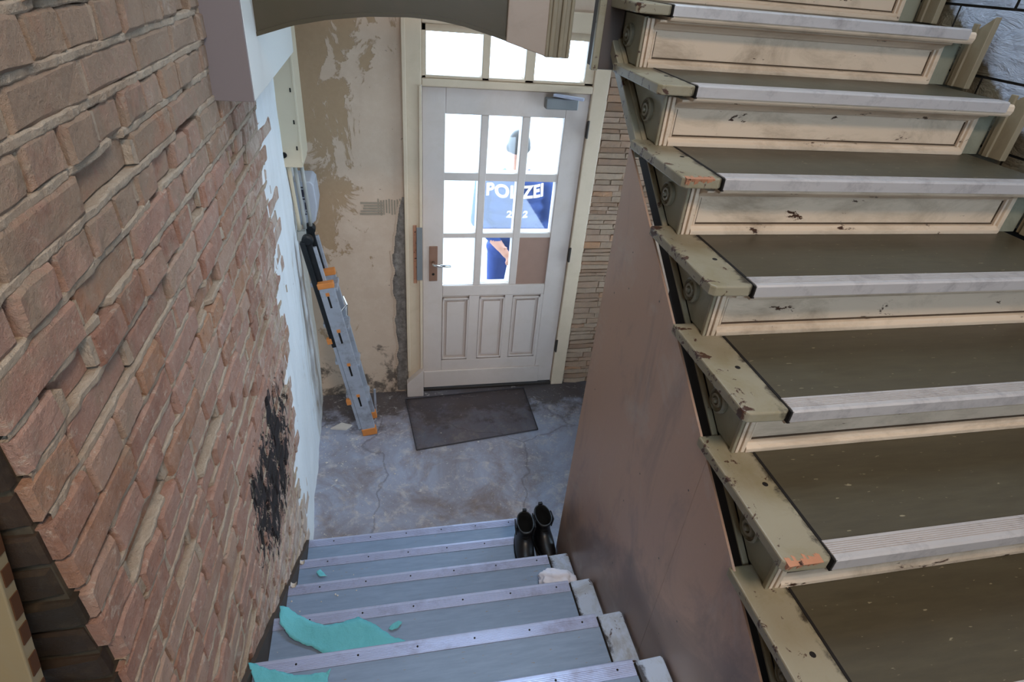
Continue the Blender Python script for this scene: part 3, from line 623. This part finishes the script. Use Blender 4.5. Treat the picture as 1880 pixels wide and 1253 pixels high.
for j in range(-1, 9):
    L0 = (0, UY+G*j, UZ+RS*j)
    tr_ = inst('tread', tread_me, up, L0)
    inst('linoleum', lino_me, tr_, L0); inst('nosing_strip', strip_me, tr_, L0)
    c_ = inst('tread_end', cap_me, tr_, L0, .004); inst('tread_end_joint', gap_me, tr_, L0)
    h_ = inst('nail_hole', hole_me, tr_, (L0[0]+RND.uniform(-.012, .006), L0[1]+RND.uniform(-.03, .05), L0[2]))
    if j in (1, 4): inst('splintered_edge', splint_me, tr_, L0)
    ri = inst('riser', riser_me, up, L0); inst('base_moulding', bot_me, ri, L0, .002); inst('cove_moulding', top_me, ri, L0, .002); inst('stile', stile_me, ri, L0, .002); inst('stile', stile2_me, ri, L0, .002); inst('panel_groove', groove_me, ri, L0)
    sd = inst('side_panel', side_me, up, L0); inst('corner_bead', sbead_me, sd, L0, .002); inst('rosette', ros_me, sd, L0)
    sk = inst('wall_skirting', wsk_me, up, L0, .002); inst('skirting_bead', wsk2_me, sk, L0, .002); inst('wall_return', wret_me, sk, L0)
def Ls(y): return 1.570+.711*(y-.71)
ya, yb = .05, 2.60
ob('outer_string', MB().prism([(ya, Ls(ya)-.012), (1.72, Ls(1.72)-.012), (1.72, Ls(1.72)-.07), (ya, Ls(ya)-.07)], 'x', .784, .802), 'gap_shade', up)  # stands in for the shade in the gap above the hardboard
ob('string_bead', MB().prism([(ya, Ls(ya)-.004), (yb, Ls(yb)-.004), (yb, Ls(yb)-.014), (ya, Ls(ya)-.014)], 'x', .780, .796), 'cream_end', up, bev=.003)
ob('string_end', MB().prism([(1.70, Ls(1.70)-.010), (yb, Ls(yb)-.010), (yb, Ls(yb)-.055), (1.70, Ls(1.70)-.055)], 'x', .760, .802), 'cream_end', up, bev=.003)
ob('soffit', MB().prism([(ya, Ls(ya)-.052), (yb, Ls(yb)-.052), (yb, Ls(yb)-.068), (ya, Ls(ya)-.068)], 'x', .802, 1.97), 'plaster_plain', up)
ob('wall_string', MB().prism([(ya, Ls(ya)-.01), (yb, Ls(yb)-.01), (yb, Ls(yb)-.25), (ya, Ls(ya)-.25)], 'x', 1.93, 1.965), 'olive', up)
nd_ = ob('newel_drop', MB().box(.722, .79, 2.04, 2.16, 2.415, 3.2), 'old_brown', up, bev=.004)  # dark brown paints the shade on the newel's front face
ob('newel_lit_side', MB().box(.700, .724, 2.04, 2.06, 2.412, 3.2), 'cream_end', nd_, bev=.003)  # pale strip painted for the light on the newel's side

# ================================================================ DESCENDING STAIRS
GD, DY, DZ = .2506, .793, 1.05
dn = thing('staircase', (.15, 2.05, 0), 'lower flight of stairs with daylight-tinted linoleum and aluminium nosings leading down to the entrance', 'stairs')
xl, xc, xr = -.430, .648, .736
dtread = MB().prism([(0, -.034), (-.004, -.039), (-.30, -.039), (-.30, -.004), (-.004, -.004), (.002, -.010), (.004, -.022)], 'x', xl, xc).mesh('tread', M['cream'])
dlino = MB().box(xl, xc-.004, -.29, -.040, -.004, 0).mesh('linoleum', M['lino_low'])
dstrip = strip_mesh('nosing_strip', xl, xc-.006, 'alu_low', -1, .040)
dcap = MB().prism([(xc, .0), (xr-.006, .004), (xr, -.004), (xr, -.30), (xc, -.30)], 'z', -.034, .002).mesh('tread_end', M['low_end'])
dgap = MB().box(xc-.004, xc+.002, -.29, -.006, -.02, .0022).mesh('tread_end_joint', M['dark_hole'])
driser = MB().box(xl, xr-.02, -.06, -.04, -RS, -.039).mesh('riser', M['cream'])
dscrew_me = MB().lathe([(.0045, .0), (.003, .0055)], (0, -.018, 0), 'z', 8).mesh('screw', M['dark_hole'])
for j in range(-1, 6):
    L0 = (0, DY+GD*j, DZ-RS*j)
    if j == -1:
        tr_ = inst('landing_nosing', dstrip, dn, L0); continue
    tr_ = inst('tread', dtread, dn, L0); inst('linoleum', dlino, tr_, L0); inst('nosing_strip', dstrip, tr_, L0); [inst('screw', dscrew_me, tr_, (xl+.12+i*.18, L0[1], L0[2])) for i in range(6)]
    inst('tread_end', dcap, tr_, L0, .004); inst('tread_end_joint', dgap, tr_, L0)
    inst('riser', driser, dn, L0)
def Ld(y): return 1.05-.6983*(y-.793)
ob('wall_string', MB().prism([(.54, Ld(.54)+.004), (2.06, Ld(2.06)+.004), (2.06, 0), (1.9, 0), (.54, Ld(.54)-.25)], 'x', -.446, -.431), 'old_brown', dn)
ob('outer_string', MB().prism([(.54, Ld(.54)-.19), (2.02, Ld(2.02)-.19), (2.02, 0), (1.8, 0), (.54, Ld(.54)-.35)], 'x', .700, .735), 'low_end', dn)

# ================================================================ HARDBOARD UNDER THE UPPER FLIGHT
def btop(y): return 1.452+.675*(y-.513)
for (a, b, lab) in ((.9065, 1.705, 'large brown hardboard sheet below the upper flight ending beside the entrance'), (.30, .9055, 'scuffed brown hardboard sheet nearest the landing below the upper flight')):
    zl = lambda y: max(0.0, Ld(y)-.30)
    poly = [(a, zl(a)), (min(b, 1.70), zl(b)), (b, btop(b)), (a, btop(a))]
    ob('hardboard_sheet', MB().prism(poly, 'x', .743, .749), 'hardboard', label=lab, cat='board')

# ================================================================ BOXING, ARCH
bx_ = thing('boxed_beam', (-.41, 2.37, 2.302), 'smooth white boxing with a shade-coloured end fixed on the brick wall below the arch', 'boxing')
ob('side_board', MB().box(-.475, -.343, 1.878, 2.87, 2.302, 4.6), 'white_board', bx_, bev=.002)
ob('end_board', MB().box(-.475, -.344, 1.866, 1.878, 2.302, 4.6), 'grey_purple', bx_, bev=.001)
ar = thing('arch', (.14, 2.06, 2.44), 'olive painted wooden arch hanging between white boxing and stairs', 'arch')
def abot(x):
    pts = [(-.343, 2.452), (-.24, 2.486), (-.143, 2.507), (-.02, 2.524), (.103, 2.530), (.19, 2.527), (.274, 2.515), (.363, 2.494), (.475, 2.464), (.535, 2.448)]
    for (a, b), (c, d) in zip(pts, pts[1:]):
        if x <= c: return b+(d-b)*(x-a)/(c-a)
    return pts[-1][1]
xs_ = [-.343+(.535+.343)*i/40 for i in range(41)]
ob('arch_board', MB().prism([(x, abot(x)) for x in xs_]+[(.535, 3.05), (-.343, 3.05)], 'y', 2.05, 2.085), 'arch', ar)
m = MB(); k = 0
for x in xs_: z = abot(x); m.v += [(x, 2.043, z-.002), (x, 2.043, z+.010), (x, 2.092, z+.010), (x, 2.092, z-.002)]
for i in range(40):
    for q in range(4): w = (q+1) % 4; m.f.append((i*4+q, i*4+w, i*4+4+w, i*4+4+q))
m.f += [(0, 1, 2, 3), (160, 163, 162, 161)]
ob('arch_edge', m, 'arch', ar)
ob('lit_end_strip', MB().prism([(.405, abot(.405)-.003), (.47, abot(.47)-.003), (.536, abot(.536)-.003), (.536, 2.75), (.405, 2.75)], 'y', 2.036, 2.052), 'arch_lit_end', ar, bev=.003)
pd = ob('pendant_post', MB().box(.535, .618, 2.035, 2.115, 2.442, 3.05), 'pendant', ar, bev=.004)
ob('flute', MB().box(.545, .563, 2.026, 2.036, 2.444, 3.05).box(.575, .590, 2.022, 2.036, 2.444, 3.05).box(.604, .616, 2.028, 2.036, 2.444, 3.05), 'pendant', pd, bev=.004)

# ================================================================ SERVICES ON THE LEFT WALL
tb = thing('cable_trunking', (-.42, 3.08, 1.77), 'beige vertical cable trunking box below the white boxing', 'trunking')
ob('cover', MB().box(-.47, -.372, 2.98, 3.20, 1.775, 2.85), 'beige_plastic', tb, bev=.004)
ob('lid_edge', MB().box(-.376, -.366, 2.976, 3.20, 1.80, 2.85), 'beige_plastic', tb, bev=.002)
for z in (2.12, 1.98, 1.86): ob('slot', MB().box(-.392, -.386, 2.977, 2.981, z, z+.018), 'dark_hole', tb)
ob('grommet', MB().lathe([(.014, 0), (.012, -.012), (.004, -.013)], (-.452, 2.98, 1.835), 'y', 12), 'dark_hole', tb, smooth=True)
for i, (x, y, mt) in enumerate(((-.445, 3.02, 'beige_plastic'), (-.418, 3.04, 'grey_pipe'), (-.392, 3.08, 'grey_pipe'))):
    ob('conduit', MB().tube([(x, y, 1.79), (x+.004*nz(i, 2), y+.06, 1.6), (x+.004, y+.08, 1.46), (x+.002, y+.09, 1.40)], .010, 8), mt, smooth=True,
       label=('pale cream conduit running down from trunking along the plaster', 'grey conduit in the middle below the trunking', 'grey conduit closest to the meter box')[i], cat='conduit')
mb_ = thing('meter_box', (-.40, 3.3, 1.375), 'small grey meter box with dark printing above the ladder', 'meter')
ob('housing', MB().prism([(-.47, 1.39), (-.40, 1.375), (-.365, 1.41), (-.350, 1.49), (-.358, 1.61), (-.375, 1.63), (-.47, 1.63)], 'y', 3.215, 3.41), 'meter_grey', mb_, bev=.006)
pr = MB()
for (x0, x1, z0, z1) in ((-.435, -.398, 1.520, 1.526), (-.405, -.396, 1.50, 1.53), (-.424, -.412, 1.47, 1.51), (-.412, -.396, 1.485, 1.50), (-.432, -.395, 1.455, 1.462), (-.413, -.396, 1.40, 1.44), (-.428, -.408, 1.37, 1.376), (-.410, -.402, 1.385, 1.392)): pr.box(x0, x1, 3.2125, 3.216, z0+.075, z1+.075)
ob('print', pr, 'ink', mb_)
ob('clip', MB().box(-.46, -.415, 3.12, 3.16, 1.33, 1.385), 'grey_pipe', bev=.004, label='grey conduit clip under the meter box', cat='clip')

# ================================================================ LADDER
la = thing('folding_ladder', (-.15, 3.18, 0), 'folded aluminium ladder with orange fittings leaning in the corner', 'ladder')
FOOT = Vector((-.148, 0, .004)); TOP = Vector((-.385, 0, 1.43)); ud = (TOP-FOOT).normalized(); vd = Vector((ud.z, 0, -ud.x)); LEN = (TOP-FOOT).length
def lp(u, v, y): q = FOOT+ud*u+vd*v; return (q.x, y, q.z)
def lbox(mb, u0, u1, v0, v1, y0, y1):
    return mb.quad_box([lp(u0, v0, y0), lp(u0, v1, y0), lp(u0, v1, y1), lp(u0, v0, y1), lp(u1, v0, y0), lp(u1, v1, y0), lp(u1, v1, y1), lp(u1, v0, y1)])
for y, w in ((2.995, 0), (3.155, 1)):
    o1 = ob('outer_rail', lbox(MB(), .03, 1.13, -.035, .048, y, y+.028), 'alu_ladder', la, bev=.003)
    o2 = ob('inner_rail', lbox(MB(), .2, LEN-.10, -.028, .012, y+.030, y+.052), 'alu_ladder', la, bev=.003)
    o3 = ob('rear_rail', lbox(MB(), .06, LEN-.12, -.056, -.036, y+.004, y+.03), 'alu_ladder', la, bev=.003)
    ob('rear_grip', lbox(MB(), .72, LEN-.05, -.060, -.034, y, y+.032), 'black_plastic', o3, bev=.003)
    ob('foot', lbox(MB(), 0, .055, -.040, .053, y-.004, y+.034), 'orange', la, bev=.004)
    ob('lock', lbox(MB(), 1.11, 1.145, -.038, .051, y-.004, y+.034), 'orange', la, bev=.004)
    ob('hinge', MB().lathe([(.030, 0), (.030, -.03), (.02, -.036)], lp(LEN-.05, -.02, y+.045), 'y', 16), 'black_plastic', la)
    lbox(MB(), 0, 0, 0, 0, 0, 0)
    ob('hinge_arm', lbox(MB(), LEN-.30, LEN-.05, -.036, -.004, y+.026, y+.040), 'black_plastic', la, bev=.004)
    for i in range(4):
        u = .25+i*.245
        if w == 0:
            ob('slot', lbox(MB(), u, u+.075, -.002, .009, y-.0015, y+.004), 'dark_hole', o1); ob('rung_clip', lbox(MB(), u+.078, u+.098, -.006, .014, y-.003, y+.004), 'orange', o1)
for i in range(4):
    u = .26+i*.27
    ob('rung', lbox(MB(), u, u+.022, -.030, .060, 3.02, 3.16), 'alu_ladder', la, bev=.003)
    ob('rear_rung', lbox(MB(), u+.05, u+.075, -.075, -.038, 3.02, 3.16), 'alu_ladder', la, bev=.003)
for i in range(2): u = .30+i*.47; ob('side_clip', lbox(MB(), u-.02, u+.015, -.078, -.05, 2.99, 3.02), 'orange', la, bev=.002)
ob('stay', MB().tube([lp(.95, .05, 3.01), lp(.98, .085, 3.02), lp(1.03, .075, 3.03)], .006, 6).tube([lp(.98, .085, 3.02), lp(.91, .07, 3.02)], .006, 6), 'chrome', la)
pl_ = ob('stabiliser_leg', MB().box(-.112, -.097, 3.20, 3.215, .0, .22), 'alu_ladder', la, bev=.003)

# ================================================================ MAT
m = MB(); c4 = [(.105, 3.345), (.150, 2.815), (.985, 2.925), (.985, 3.40)]
def mp(u, v):
    a = Vector((*c4[1], 0)).lerp(Vector((*c4[2], 0)), u); b = Vector((*c4[0], 0)).lerp(Vector((*c4[3], 0)), u); p = a.lerp(b, v); p.z = .008+.004*nz(u*6, v*5, 2); return p
m.grid(24, 14, mp); top_n = len(m.v); m.v += [(x, y, .0005) for x, y, z in m.v[:top_n]]
idx = [i*15 for i in range(25)]+[24*15+j for j in range(1, 15)]+[i*15+14 for i in range(23, -1, -1)]+[j for j in range(13, 0, -1)]
for a, b in zip(idx, idx[1:]+idx[:1]): m.f.append((a, b, top_n+b, top_n+a))
dm = ob('doormat', m, 'mat', smooth=True, label='thin dark see-through rubber mat lying askew before the door', cat='doormat')
e = MB()
for a, b in zip(c4, c4[1:]+c4[:1]):
    e.tube([(a[0], a[1], .009), (b[0], b[1], .009)], .0035, 6)
ob('rim', e, 'rim_rubber', dm)

# ================================================================ BOOTS
def boot(cx, cyy, z0, rot, lab):
    t_ = thing('ankle_boot', (cx, cyy, z0), lab, 'boot', None, 'pair of black boots'); t_.rotation_euler = (0, 0, rot)
    # local: toe towards -y, heel +y, origin below the shaft
    BH = .68
    prof = [(.018, -.058, .132, .044), (.035, -.058, .130, .045), (.055, -.050, .118, .043), (.075, -.030, .094, .039), (.098, -.008, .066, .036), (.125, .002, .056, .036), (.160, .004, .056, .039), (.195, .004, .058, .041)]
    prof = [(z if z < .03 else .03+(z-.03)*BH, c, hl, hw*1.0) for z, c, hl, hw in prof]
    seg = 28; m = MB()
    def ring(z, c, hl, hw, k=1.0):
        out = []
        for q in range(seg):
            th = 2*math.pi*q/seg; s_, c_ = math.sin(th), math.cos(th); toe = 1-.16*max(0, -s_) if z < .08 else 1
            zz = z+(.010*abs(s_)*s_ if z > .138 else 0)-(.012*(1-abs(s_))*0)
            out.append((math.copysign(abs(c_)**.85, c_)*hw*k*toe, c+math.copysign(abs(s_)**.9, s_)*hl*k, zz))
        return out
    for p in prof: m.v += ring(*p)
    for (z, k) in ((.143, .88), (.115, .86), (.085, .80)): a = min(prof, key=lambda q: abs(q[0]-z)); m.v += ring(z, a[1], a[2], a[3], k)
    n = len(m.v)//seg
    for i in range(n-1):
        for q in range(seg): w = (q+1) % seg; m.f.append((i*seg+q, i*seg+w, (i+1)*seg+w, (i+1)*seg+q))
    m.f.append(tuple(range((n-1)*seg, n*seg)))
    me = m.mesh('upper', M['boot'], True); me.materials.append(M['boot_in'])
    for p in me.polygons:
        if min(p.vertices) >= len(prof)*seg: p.material_index = 1
    link('upper', me, t_)
    s = MB(); s.v += ring(.0, -.056, .134, .046); s.v += ring(.019, -.057, .135, .047)
    for q in range(seg): w = (q+1) % seg; s.f.append((q, w, seg+w, seg+q))
    s.f += [tuple(range(seg-1, -1, -1)), tuple(range(seg, 2*seg))]
    link('sole', s.mesh('sole', M['boot_in']), t_)
    for sgn in (-1, 1): link('elastic_panel', MB().quad_box([(sgn*.043, -.022, .085), (sgn*.043, .020, .085), (sgn*.038, .02, .085), (sgn*.038, -.022, .085), (sgn*.0482, -.026, .140), (sgn*.0482, .026, .140), (sgn*.043, .026, .140), (sgn*.043, -.026, .140)]).mesh('elastic_panel', M['elastic']), t_)
    link('pull_tab', MB().box(-.009, .009, .056, .062, .12, .170).box(-.009, .009, .048, .060, .166, .172).mesh('pull_tab', M['boot']), t_)
    return t_
boot(.594, 1.760, .352, math.radians(-6), 'black leather ankle boot nearer the stair treads, left of its pair')
boot(.688, 1.790, .352, math.radians(3), 'black leather ankle boot beside the hardboard sheet')

# ================================================================ LITTER ON THE LOWER FLIGHT
def sheet(name, poly, z, lift, lab, seed):
    """irregular torn sheet: polygon (x,y) triangulated on a fine grid, gently rumpled, with thickness"""
    bm = bmesh.new(); vs = [bm.verts.new((x, y, z)) for x, y in poly]; f = bm.faces.new(vs)
    bmesh.ops.triangulate(bm, faces=[f]); bmesh.ops.subdivide_edges(bm, edges=bm.edges[:], cuts=7, use_grid_fill=True)
    for v in bm.verts:
        ed = any(e_.is_boundary for e_ in v.link_edges)
        v.co.z = z+.003+max(0, .006*nz(v.co.x*16, v.co.y*16, seed)+.003*nz(v.co.x*47, v.co.y*47, seed)+.004)+lift(v.co.x, v.co.y)
        if ed: v.co.x += .004*nz(v.co.x*70, v.co.y*70, seed+3); v.co.y += .004*nz(v.co.x*70, v.co.y*70, seed+9)
    me = bpy.data.meshes.new(name); bm.to_mesh(me); bm.free(); me.materials.append(M['turquoise']); me.materials.append(M['torn'])
    for p in me.polygons: p.use_smooth = True
    o = link(name, me); s = o.modifiers.new('thick', 'SOLIDIFY'); s.thickness = .0016; s.material_offset_rim = 1; s.use_even_offset = False
    return tag(o, lab, 'paper', None, 'turquoise scraps')
P1 = [(516, 1121), (532, 1124), (549, 1134), (574, 1144), (597, 1150), (631, 1143), (658, 1134), (689, 1147), (718, 1167), (750, 1179), (720, 1205), (650, 1215), (605, 1204), (588, 1196), (574, 1188), (555, 1183), (532, 1172), (515, 1152)]
def plane_pts(px, z): return [(un(u, v, 'z', z).x, un(u, v, 'z', z).y) for u, v in px]
sheet('torn_paper', plane_pts(P1, .716), .700, lambda x, y: .006+max(0, y-1.20)*.10+max(0, -.30-x)*.16, 'large torn turquoise sheet lying across a lower tread beside the bricks', 2)
P2 = [(456, 1219), (468, 1222), (505, 1233), (540, 1241), (575, 1239), (600, 1234), (608, 1231), (604, 1240), (600, 1262), (560, 1300), (500, 1310), (472, 1262)]
sheet('torn_paper', plane_pts(P2, .890), .875, lambda x, y: .010+max(0, y-1.0)*.06, 'torn turquoise sheet on the tread above the large one against the wall', 5)
for i, (u, v, z, w, lab) in enumerate(((590, 1056, .352, 9, 'small turquoise scrap on a low tread near the brick wall'), (727, 1152, .702, 11, 'small turquoise scrap beside the large torn sheet'))):
    c = un(u, v, 'z', z); a = .5 if i else 2.4; pts = []
    for q in range(7): th = 2*math.pi*q/7; r_ = RND.uniform(.8, 1.2); pts.append((c.x+.026*r_*math.cos(th)*math.cos(a)-.012*r_*math.sin(th)*math.sin(a), c.y+.026*r_*math.cos(th)*math.sin(a)+.012*r_*math.sin(th)*math.cos(a)))
    sheet('paper_scrap', pts, z, lambda x, y: .003, lab, 9+i)
bm = bmesh.new(); bmesh.ops.create_icosphere(bm, subdivisions=4, radius=1)
for v in bm.verts:
    n_ = v.co.normalized(); d = 1+.28*nz(n_.x*2.2, n_.y*2.2, n_.z*2.2)+.20*abs(nz(n_.x*5, n_.y*5+3, n_.z*5)); v.co = Vector((n_.x*.070*d, n_.y*.042*d, max(-.02, n_.z*.040*d)))
me = bpy.data.meshes.new('crumpled_tissue'); bm.to_mesh(me); bm.free(); me.materials.append(M['tissue'])
for p in me.polygons: p.use_smooth = True
c = un(1022, 1066, 'z', .545); o = link('crumpled_tissue', me); o.location = (c.x, c.y, .548); o.rotation_euler = (0, 0, -.3)
tag(o, 'crumpled white tissue lying at a tread end next to hardboard', 'tissue')
# loose flakes
for (u, v, z, sz, lab) in ((540, 1078, .525, .010, 'curled white plaster flake on tread by the wall string'), (556, 1036, .35, .009, 'white plaster flake at the wall end of a low tread'), (795, 800+5, 0, .0, None)):
    if not lab: continue
    c = un(u, v, 'z', z); m = MB()
    m.grid(4, 3, lambda a, b: (c.x+(a-.5)*sz*2.2, c.y+(b-.5)*sz*1.6+.004*nz(a*4, b*3), z+.006+.012*(a-.5)**2*4+.004*b)); m.grid(4, 3, lambda a, b: (c.x+(a-.5)*sz*2.2, c.y+(b-.5)*sz*1.6+.004*nz(a*4, b*3), z+.003+.012*(a-.5)**2*4+.004*b))
    ob('plaster_flake', m, 'crumb', label=lab, cat='flake', group='plaster flakes')
cm = MB()
def crumb(x, y, z, r_):
    k = len(cm.v); pts = [(0, 0, -1), (1, 0, 0), (0, 1, 0), (-1, 0, 0), (0, -1, 0), (0, 0, 1)]
    for p in pts: j = RND.uniform(.6, 1.3); cm.v.append((x+p[0]*r_*j, y+p[1]*r_*j, z+r_*.6+p[2]*r_*.6))
    cm.f += [tuple(k+i for i in f) for f in ((0, 2, 1), (0, 3, 2), (0, 4, 3), (0, 1, 4), (5, 1, 2), (5, 2, 3), (5, 3, 4), (5, 4, 1))]
for i in range(170):
    a = RND.random()
    if a < .55: x = -.45+abs(RND.gauss(0, .16)); y = RND.uniform(2.12, 3.2); z = 0
    elif a < .8: x = RND.uniform(-.4, .7); y = RND.uniform(2.12, 3.0); z = 0
    else:
        j = RND.randint(0, 5); x = -.43+abs(RND.gauss(0, .12))+.01; y = DY+GD*j-RND.uniform(.03, .2); z = DZ-RS*j
    crumb(x, y, z, RND.uniform(.0015, .005) if RND.random() < .93 else .008)
ob('plaster_crumbs', cm, 'crumb', kind='stuff', label='scattered pale plaster crumbs on floor and treads', cat='debris')
# dark pale chip by the corner
ob('plaster_chunk', MB().prism([(-.40, 3.08), (-.30, 3.06), (-.26, 3.10), (-.33, 3.13)], 'z', .001, .012), 'crumb', label='flat broken plaster piece on floor behind the ladder', cat='rubble')

# ================================================================ LEANING BOARD (foot of the picture, left)
q1 = un(0, 975, 'x', -.478); q2 = un(85, 1253, 'x', -.478); dirv = (q1-q2).normalized()
lb = thing('leaning_board', (-.56, q2.y-.2, 1.225), 'cream board with brown glue marks along its edge leaning on the brick end', 'board')
e0 = q2-dirv*((q2.z-1.226)/dirv.z); e1 = q1+dirv*.03; nrm = Vector((0, -dirv.z, dirv.y))
m = MB(); A = [e0, e0+nrm*.024, e1+nrm*.024, e1]
k = 0; m.v = [tuple(p) for p in A]+[tuple(p+Vector((-.26, 0, 0))) for p in A]
m.f = [(0, 1, 2, 3), (7, 6, 5, 4), (0, 4, 5, 1), (1, 5, 6, 2), (2, 6, 7, 3), (3, 7, 4, 0)]
ob('board_face', m, 'yellow_wood', lb, bev=.002)
lenE = (e1-e0).length; s_ = .02
while s_ < lenE-.03:
    h_ = RND.uniform(.018, .036); a = e0+dirv*s_+nrm*.003; b = e0+dirv*(s_+h_)+nrm*.003; nm = MB()
    ps = [a, a+nrm*.016, b+nrm*.016, b]; nm.quad_box([tuple(p+Vector((-.001, 0, 0))) for p in ps]+[tuple(p+Vector((.0015, 0, 0))) for p in ps]); s_ += h_+RND.uniform(.012, .03)
    ob('glue_mark', nm, 'notch', lb)

# ================================================================ LAMP (behind the camera)
lm_ = thing('ceiling_lamp', (.55, -.75, 4.6), 'square white ceiling lamp over the landing behind the viewer', 'lamp')
ob('lamp_body', MB().box(.25, .85, -1.05, -.45, 4.44, 4.6), 'lamp_glass', lm_, bev=.01)

# ================================================================ PERSON OUTSIDE
PX, PY, PZ = .985, 4.22, -.10
def P(x, y, z): return Vector((PX+x, PY+y, PZ+z))
bb = bmesh.new()
def ell(c, rx, ry, rz):
    bmesh.ops.create_icosphere(bb, subdivisions=3, radius=1, matrix=Matrix.Translation(c) @ Matrix.Diagonal((rx, ry, rz, 1)))
def limb(a, b, ra, rb, n=10):
    for i in range(n+1): t_ = i/n; r_ = ra+(rb-ra)*t_; ell(Vector(a).lerp(Vector(b), t_), r_, r_, r_)
for z, rx, ry in ((.90, .20, .14), (1.0, .215, .14), (1.08, .225, .14), (1.16, .235, .14), (1.25, .245, .145), (1.34, .24, .145), (1.42, .21, .13)): ell(P(0, 0, z), rx, ry, .10)
ell(P(0, 0, 1.47), .13, .085, .07); limb(P(0, 0, 1.48), P(0, .01, 1.58), .062, .056); ell(P(0, .02, 1.68), .078, .098, .115); ell(P(0, -.012, 1.70), .080, .085, .10)
ell(P(0, .115, 1.665), .014, .02, .022)
for s_ in (-1, 1):
    ell(P(s_*.079, .015, 1.67), .012, .02, .032)
    sh, el = P(s_*.235, 0, 1.40), P(s_*.275, -.03, 1.13); ha = P(s_*.12, -.175, .97) if s_ == -1 else P(s_*.03, -.185, .955)
    limb(sh, el, .078, .062); limb(el, ha, .060, .036)
    d = (ha-el).normalized(); limb(ha, ha+d*.07, .032, .030, 4)
    for q in range(4):
        f0 = ha+d*.09+Vector((0, -.005, .027-.018*q)); ln = (.065, .075, .07, .055)[q]
        limb(f0, f0+d*ln*.5, .0095, .009, 4); limb(f0+d*ln*.5, f0+d*ln*.9+Vector((0, .02, -.01)), .009, .008, 4)
    limb(ha+d*.02+Vector((0, 0, .025)), ha+d*.065+Vector((0, -.02, .055)), .011, .009, 4)
    hp, kn, an = P(s_*.095, 0, .90), P(s_*.105, .02, .50), P(s_*.11, -.01, .10)
    limb(hp, kn, .095, .065, 12); limb(kn, an, .062, .042, 12); ell(P(s_*.115, .06, .05), .048, .13, .05)
me = bpy.data.meshes.new('body_src'); bb.to_mesh(me); bb.free(); tmp = link('tmp', me)
md = tmp.modifiers.new('r', 'REMESH'); md.mode = 'VOXEL'; md.voxel_size = .008; sm_ = tmp.modifiers.new('s', 'SMOOTH'); sm_.iterations = 4; sm_.factor = .5
dg = bpy.context.evaluated_depsgraph_get(); body_me = bpy.data.meshes.new_from_object(tmp.evaluated_get(dg)); bpy.data.objects.remove(tmp)
body_me.name = 'person'; body_me.materials.clear()
for k_ in ('jacket', 'trousers', 'skin', 'hair', 'shoe'): body_me.materials.append(M[k_])
for p in body_me.polygons:
    c = p.center; x, y, z = c.x-PX, c.y-PY, c.z-PZ; p.use_smooth = True
    if z > 1.52: i = 3 if (z > 1.64 and (y < .05 or z > 1.74)) else 2
    elif z < .09: i = 4
    elif y < -.148 and z < 1.02 and abs(x) < .2: i = 2
    elif z < .93: i = 1
    else: i = 0
    p.material_index = i
pers = link('person', body_me); tag(pers, 'person in navy jacket with white lettering standing outside behind the door glass', 'person')
bvh = BVHTree.FromPolygons([v.co for v in body_me.vertices], [p.vertices[:] for p in body_me.polygons])
def lettering(txt, cx, cz, size, name):
    cu = bpy.data.curves.new('txt', 'FONT'); cu.body = txt; cu.align_x = 'CENTER'; cu.align_y = 'CENTER'; cu.size = size; cu.offset = .004*size/.1; cu.space_character = 1.05
    to = bpy.data.objects.new('txt', cu); COL.objects.link(to); d_ = bpy.context.evaluated_depsgraph_get(); tm_ = bpy.data.meshes.new_from_object(to.evaluated_get(d_)); bpy.data.objects.remove(to)
    b_ = bmesh.new(); b_.from_mesh(tm_); bmesh.ops.triangulate(b_, faces=b_.faces); bmesh.ops.subdivide_edges(b_, edges=[e_ for e_ in b_.edges if e_.calc_length() > .02], cuts=2)
    for v in b_.verts:
        x, z = cx+v.co.x, cz+v.co.y; h = bvh.ray_cast(Vector((x, PY-1, z)), Vector((0, 1, 0))); v.co = Vector((x, (h[0].y if h[0] else PY-.1)-.004, z))
    b_.to_mesh(tm_); b_.free(); tm_.name = name; tm_.materials.clear(); tm_.materials.append(M['white_print']); o = link(name, tm_, pers); return o
c = un(948, 353, 'y', PY-.12); lettering('POLIZEI', c.x, c.z, .122, 'lettering')
c = un(949, 393, 'y', PY-.12); lettering('2112', c.x, c.z, .078, 'number')
